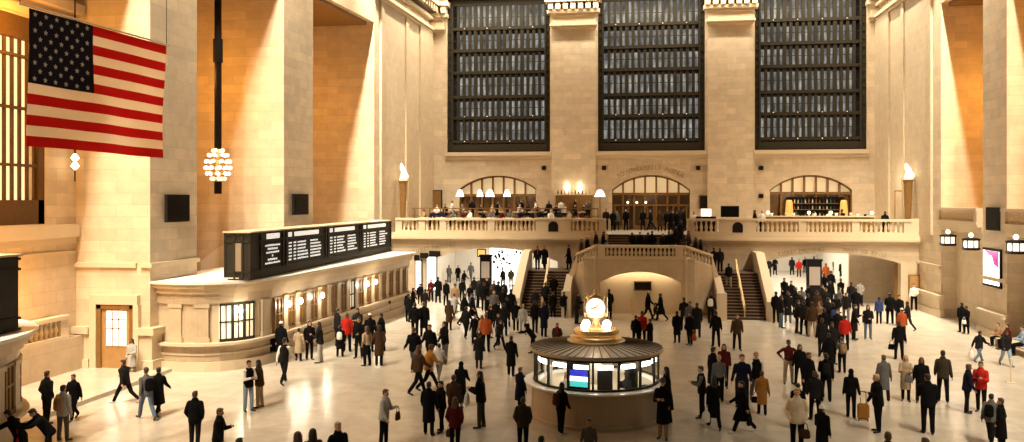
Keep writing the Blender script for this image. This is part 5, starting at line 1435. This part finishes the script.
PS("""
606 71.5 5 stand f jacket charcoal black short dark
613 70.0 5 stand b coat black black short dark
617 71.0 5 walk f jacket grey black short brown
626 71.5 5 stand f jacket black black short dark
643 71.0 5 walk b coat black black short dark
651 71.5 5 walk l jacket charcoal black short brown
660 69.5 5 stand b coat brown black short brown
667 70.5 5 stand b jacket black black short dark
673 71.8 5 walk f coat charcoal black long brown
679 70.0 5 stand b jacket charcoal charcoal short dark
684 70.6 5 stand l coat black black short dark
671 67.2 5 walk b coat black black short dark
677 66.0 5 stand b jacket black black short brown
""",'before the central balcony doors')
PS("""
694 64.8 5 stand f sweater white black short dark
755 65.2 5 stand l jacket black black short brown
762 66.0 5 stand f sweater white black short blond
885 64.6 5 stand b coat black black short brown
829 68.5 5 stand f sweater white black short dark
796 69.5 5 stand f sweater grey black short dark
814 69.9 5 walk r sweater charcoal black short dark
842 69.2 5 stand l sweater black black short dark
""",'behind the right balcony rail')
# terrace diners
rg=random.Random(11)
def diners(y,z,n,x0,x1,zone,dirs):
    cs=['black','charcoal','white','grey','brown','lightgrey','black','navy','tan','beige','maroon','white']
    for i in range(n):
        x=x0+(x1-x0)*(i+.5)/n+rg.uniform(-.12,.12)
        d=y*CT-x*ST; px=512+F*(x*CT+y*ST)/d
        PEOPLE.append([x,y+rg.uniform(-.05,.05),z,rg.uniform(1.66,1.82),'sit',rg.choice(dirs),rg.choice(('sweater','jacket')),rg.choice(cs),'black',rg.choice(('short','short','long')),rg.choice(('dark','brown','dark','blond')),'',zone,px])
diners(66.35,5.38,17,-16.8,-3.7,'at the front row of terrace tables','f fl fr'.split())
diners(70.35,5.80,17,-16.8,-3.7,'at the back row of terrace tables','f fl fr'.split())
PS("""
452 69.0 5.8 stand r sweater white black short dark
472 68.7 5.8 stand b jacket black black short dark
497 69.0 5.8 walk r sweater black black short dark
521 71.4 5.8 stand f sweater black black short brown
536 71.4 5.8 walk l sweater white black short dark
549 69.0 5.8 stand f jacket charcoal black short dark
561 71.4 5.8 stand f sweater white black short dark
575 71.4 5.8 stand r sweater black black long dark
588 69.0 5.8 stand f sweater grey black short dark
""",'standing on the restaurant terrace')
P_("""
408 322 294 stand b jacket black black short dark
413 312 288 stand r coat charcoal black short dark
420 305 283 walk b jacket black black short brown
449 330 300 stand b coat brown black long dark
466 338 306 walk b jacket charcoal black short dark
475 345 314 stand f coat black black short dark
490 338 306 stand br jacket black black short brown
494 320 290 stand f jacket grey black short dark
499 345 313 stand fl coat charcoal charcoal short dark
507 327 297 stand b jacket black black short dark
514 312 284 walk f jacket black black short dark
494 306 280 stand b jacket brown black short brown
487 304 276 stand f coat black black short dark
474 300 277 stand b jacket charcoal denim short dark
462 302 279 stand b jacket black black short dark
516 331 301 stand b jacket black black short dark
""",'in the crowd under the left arch')
P_("""
781 328 290 stand r jacket charcoal denim short dark
784 304 276 walk f coat black black short dark
799 322 290 stand f jacket charcoal black short brown
808 326 293 stand b coat black black short dark
817 322 289 stand b jacket brown black short dark
826 318 287 stand f coat charcoal black short dark
830 308 281 stand b jacket black black short dark
841 305 278 walk b coat black black short brown
824 345 308 stand b jacket black black short dark
838 345 309 stand fl coat charcoal black short dark
856 318 288 stand b jacket black black short dark
860 306 281 stand f jacket lightgrey charcoal short brown
822 357 318 stand b jacket charcoal charcoal short dark
""",'in the crowd under the right arch')
for p in PEOPLE:
    if 36<p[1]<60 and p[0]>18.4: p[0]=18.35
    if p[13]==132: p[0],p[1]=-21.25,34.25
    if p[13] in(6,34): p[0]+=.45
    if p[4]=='sit' and 36<p[1]<60: p[0],p[5]=18.5,'l'
    if p[13]==945: p[0]=18.75
# keep people from standing inside each other
for it in range(12):
    for i in range(len(PEOPLE)):
        for j in range(i+1,len(PEOPLE)):
            a=PEOPLE[i]; b=PEOPLE[j]
            if abs(a[2]-b[2])>.9 or a[4]=='sit' or b[4]=='sit' or a[2]!=b[2]: continue
            dx=b[0]-a[0]; dy=b[1]-a[1]; dd=math.hypot(dx,dy)
            if dd<.55:
                # slide apart mostly in depth
                sgn=1 if dy>=0 else -1; m_=(.55-dd)*.5+.01
                b[1]+=sgn*m_; a[1]-=sgn*m_; q=.15*m_*(1 if dx>=0 else -1); b[0]+=q; a[0]-=q
for dx,dy,kd,tc,bc,hr,hc in PEOPLE_IN: PEOPLE.append([BXc+dx,BYc+dy,0,1.68,'stand','f',kd,tc,bc,hr,hc,'','inside the information booth',560+dx*40])
for p in PEOPLE: person(*p[:12],zone=p[12],px=p[13])
# --- labels
def phrase(w):
    o,kind,tc,bc,hair,hc,pz,zone,px,ex,h,dr=w
    cn=lambda c:{'lightgrey':'light grey','lightblue':'light blue'}.get(c,c)
    s='person in '+cn(tc)+' '+GN[kind]
    if hair=='cap': s+=' and white cap'
    elif hair=='beanie': s+=' and %s beanie'%cn(hc)
    elif hair=='hood': s+=' with hood up'
    elif 'scarf' in ex: s+=' with red scarf'
    elif 'bp' in ex: s+=' with %s backpack'%cn(ex['bp'])
    elif 'sc' in ex: s+=' with suitcase'
    elif 'hb' in ex or 'sb' in ex: s+=' with %s bag'%cn(ex.get('hb',ex.get('sb')))
    elif bc not in('black','charcoal') and Yof(w)<66: s+=' and %s trousers'%cn(bc)
    elif hair=='long' and Yof(w)<66: s+=' with long hair'
    return s
def Yof(w): return w[0].location.y
FW_=dict(f='seen from front',b='seen from behind',l='side-on',r='side-on',fl='seen from front',fr='seen from front',bl='seen from behind',br='seen from behind')
ORD=('','second','third','fourth','fifth','sixth','seventh','eighth','ninth','tenth','eleventh','twelfth','thirteenth','fourteenth','fifteenth','sixteenth')
NUM=('','one','two','three','four','five','six','seven','eight','nine','ten','eleven','twelve','thirteen','fourteen','fifteen','sixteen')
def num(n): return NUM[n] if n<len(NUM) else str(n)
def ordn(i,n):
    if n==2: return ('left of two','right of two')[i]
    if i==0: return 'leftmost of '+num(n)
    if i==n-1: return 'rightmost of '+num(n)
    return ORD[i]+' from left' if i<=n/2 else ORD[n-1-i]+' from right'
groups={}
for w in ALL:
    groups.setdefault((phrase(w),w[7]),[]).append(w)
g2={}
for (ph,z),L in groups.items():
    if len(L)==1: g2[(ph,z)]=L; continue
    for w in L:
        f=FW_[w[11]]+(' ' if z[:4]!='from' else ' ')
        if w[6] in('walk','walkb','stride'): f=('walking away' if w[11][0]=='b' else ('walking forward' if w[11][0]=='f' else 'walking sideways'))
        g2.setdefault((ph+', '+f.strip()+',',z),[]).append(w)
for (ph,z),L in g2.items():
    L.sort(key=lambda w:w[8])
    for i,w in enumerate(L):
        lab=ph+' '+z+(', '+ordn(i,len(L)) if len(L)>1 else '')
        if len(lab.split())>16: lab=lab.replace('light grey','pale').replace('light blue','pale').replace(' and ',', ').replace(' from behind',' behind' if 0 else ' from behind')
        if len(lab.split())>16: lab=lab.replace('seen from behind','back turned').replace('seen from front','front-on').replace(' the ',' ')
        if len(lab.split())>16: print('LONG',lab)
        w[0]['label']=lab; w[0]['category']='person'; w[0]['group']='people '+z
bl={}
for t,k,c,w in BAGS:
    cn={'lightgrey':'light grey','lightblue':'light blue'}.get(c,c)
    kn={'shopping':'shopping bag'}.get(k,k)
    vb='worn by' if k=='backpack' else ('pulled by' if k=='suitcase' else 'held by')
    cz=lambda q:{'lightgrey':'light grey','lightblue':'light blue'}.get(q,q)
    t['label']='%s %s %s person in %s %s %s'%(cn,kn,vb,cz(w[2]),GN[w[1]],w[7]); 
    if len(t['label'].split())>12: t['label']=t['label'].replace(' person in ',' ')+'' if 0 else '%s %s %s one in %s %s, %s'%(cn,kn.split()[-1],vb.split()[0],cz(w[2]),w[1],w[7].replace('in the crowd ','').replace('on the ',''))
    bl.setdefault(t['label'],[]).append((w[8],t))
for k,L in bl.items():
    if len(L)>1:
        L.sort(key=lambda q:q[0])
        for i,(_,t) in enumerate(L): t['label']=(k+', '+ordn(i,len(L)))
# ================================================================== LIGHT
FL=760; FR=640
R_=math.radians
E=dict(world=.10,alc=.36)
w=bpy.data.worlds.new('world'); sc.world=w; w.use_nodes=True; bg=w.node_tree.nodes['Background']; bg.inputs[0].default_value=(1,.68,.38,1); bg.inputs[1].default_value=E['world']
def strip(p0,p1,z,w_,en,col,tilt=0,name='cornice_light',spread=None):
    a=V((*p0,z)); b=V((*p1,z)); L=(b-a).length; ang=math.atan2(b.y-a.y,b.x-a.x)
    l=bpy.data.lights.new(name,'AREA'); l.shape='RECTANGLE'; l.size=L; l.size_y=w_; l.energy=en; l.color=col
    if spread: l.spread=spread
    o=bpy.data.objects.new(name,l); COL.objects.link(o); o.location=(a+b)/2; o.rotation_euler=(tilt,0,ang); return o
SP=math.radians(95)
def row(p0,p1,z,n,en,col,tilt):
    for i in range(n):
        k=(i+.5)/n; x=p0[0]+(p1[0]-p0[0])*k; y=p0[1]+(p1[1]-p0[1])*k
        l=bpy.data.lights.new('cornice_floodlight','AREA'); l.shape='RECTANGLE'; l.size=.3; l.size_y=1.5; l.energy=en*(1.2,1.2,1.12,1,.85,.8,.95,1.25,1.25)[i]; l.color=col; l.spread=R_(60)
        o=bpy.data.objects.new('cornice_floodlight',l); COL.objects.link(o); o.location=(x,y,z); o.rotation_euler=(R_((32,32,32,32,30,28,27,26,20)[i]),0,0)
row((-21.2,0),(-17.3,59.5),27.2,9,FL,CREAM,32)
row((18.3,0),(18.3,58.6),27.2,9,FR,CREAM,32)
strip((-15.9,59.5),(-15.4,70.5),27.2,.3,1700,CREAM,spread=SP)
strip((17.2,59),(17.2,70.5),27.2,.3,1700,CREAM,spread=SP)
strip((-16,71.5),(18,71.5),24.75,.2,3900,CREAM)
# alcove lamps
for x,y,z,e in((-22.4,42.4,14,1500),(-22.4,42.4,9.3,500),(-22,54,14,1500),(-21.8,53.5,7,400),(-22.8,30,14,2000),(-22.6,28,9,1900),(-22.8,31,4,500),(21.6,55.3,14,1400),(21.6,55,8,350),(21.6,44.5,14,1300),(21.6,44.5,8,400)):
    point('bay_lamp',(x,y,z),e*E['alc'],ORG,.4)
point('terrace_glow',(-10,69,8.0),160,WARM,.4); point('terrace_glow',(-4,69,8.2),120,WARM,.4); point('doors_glow',(1.3,71,8.2),60,WARM,.4); point('terrace_glow',(13,69,8.2),170,WARM,.4); point('terrace_glow',(18,67,9),100,CREAM,.4)
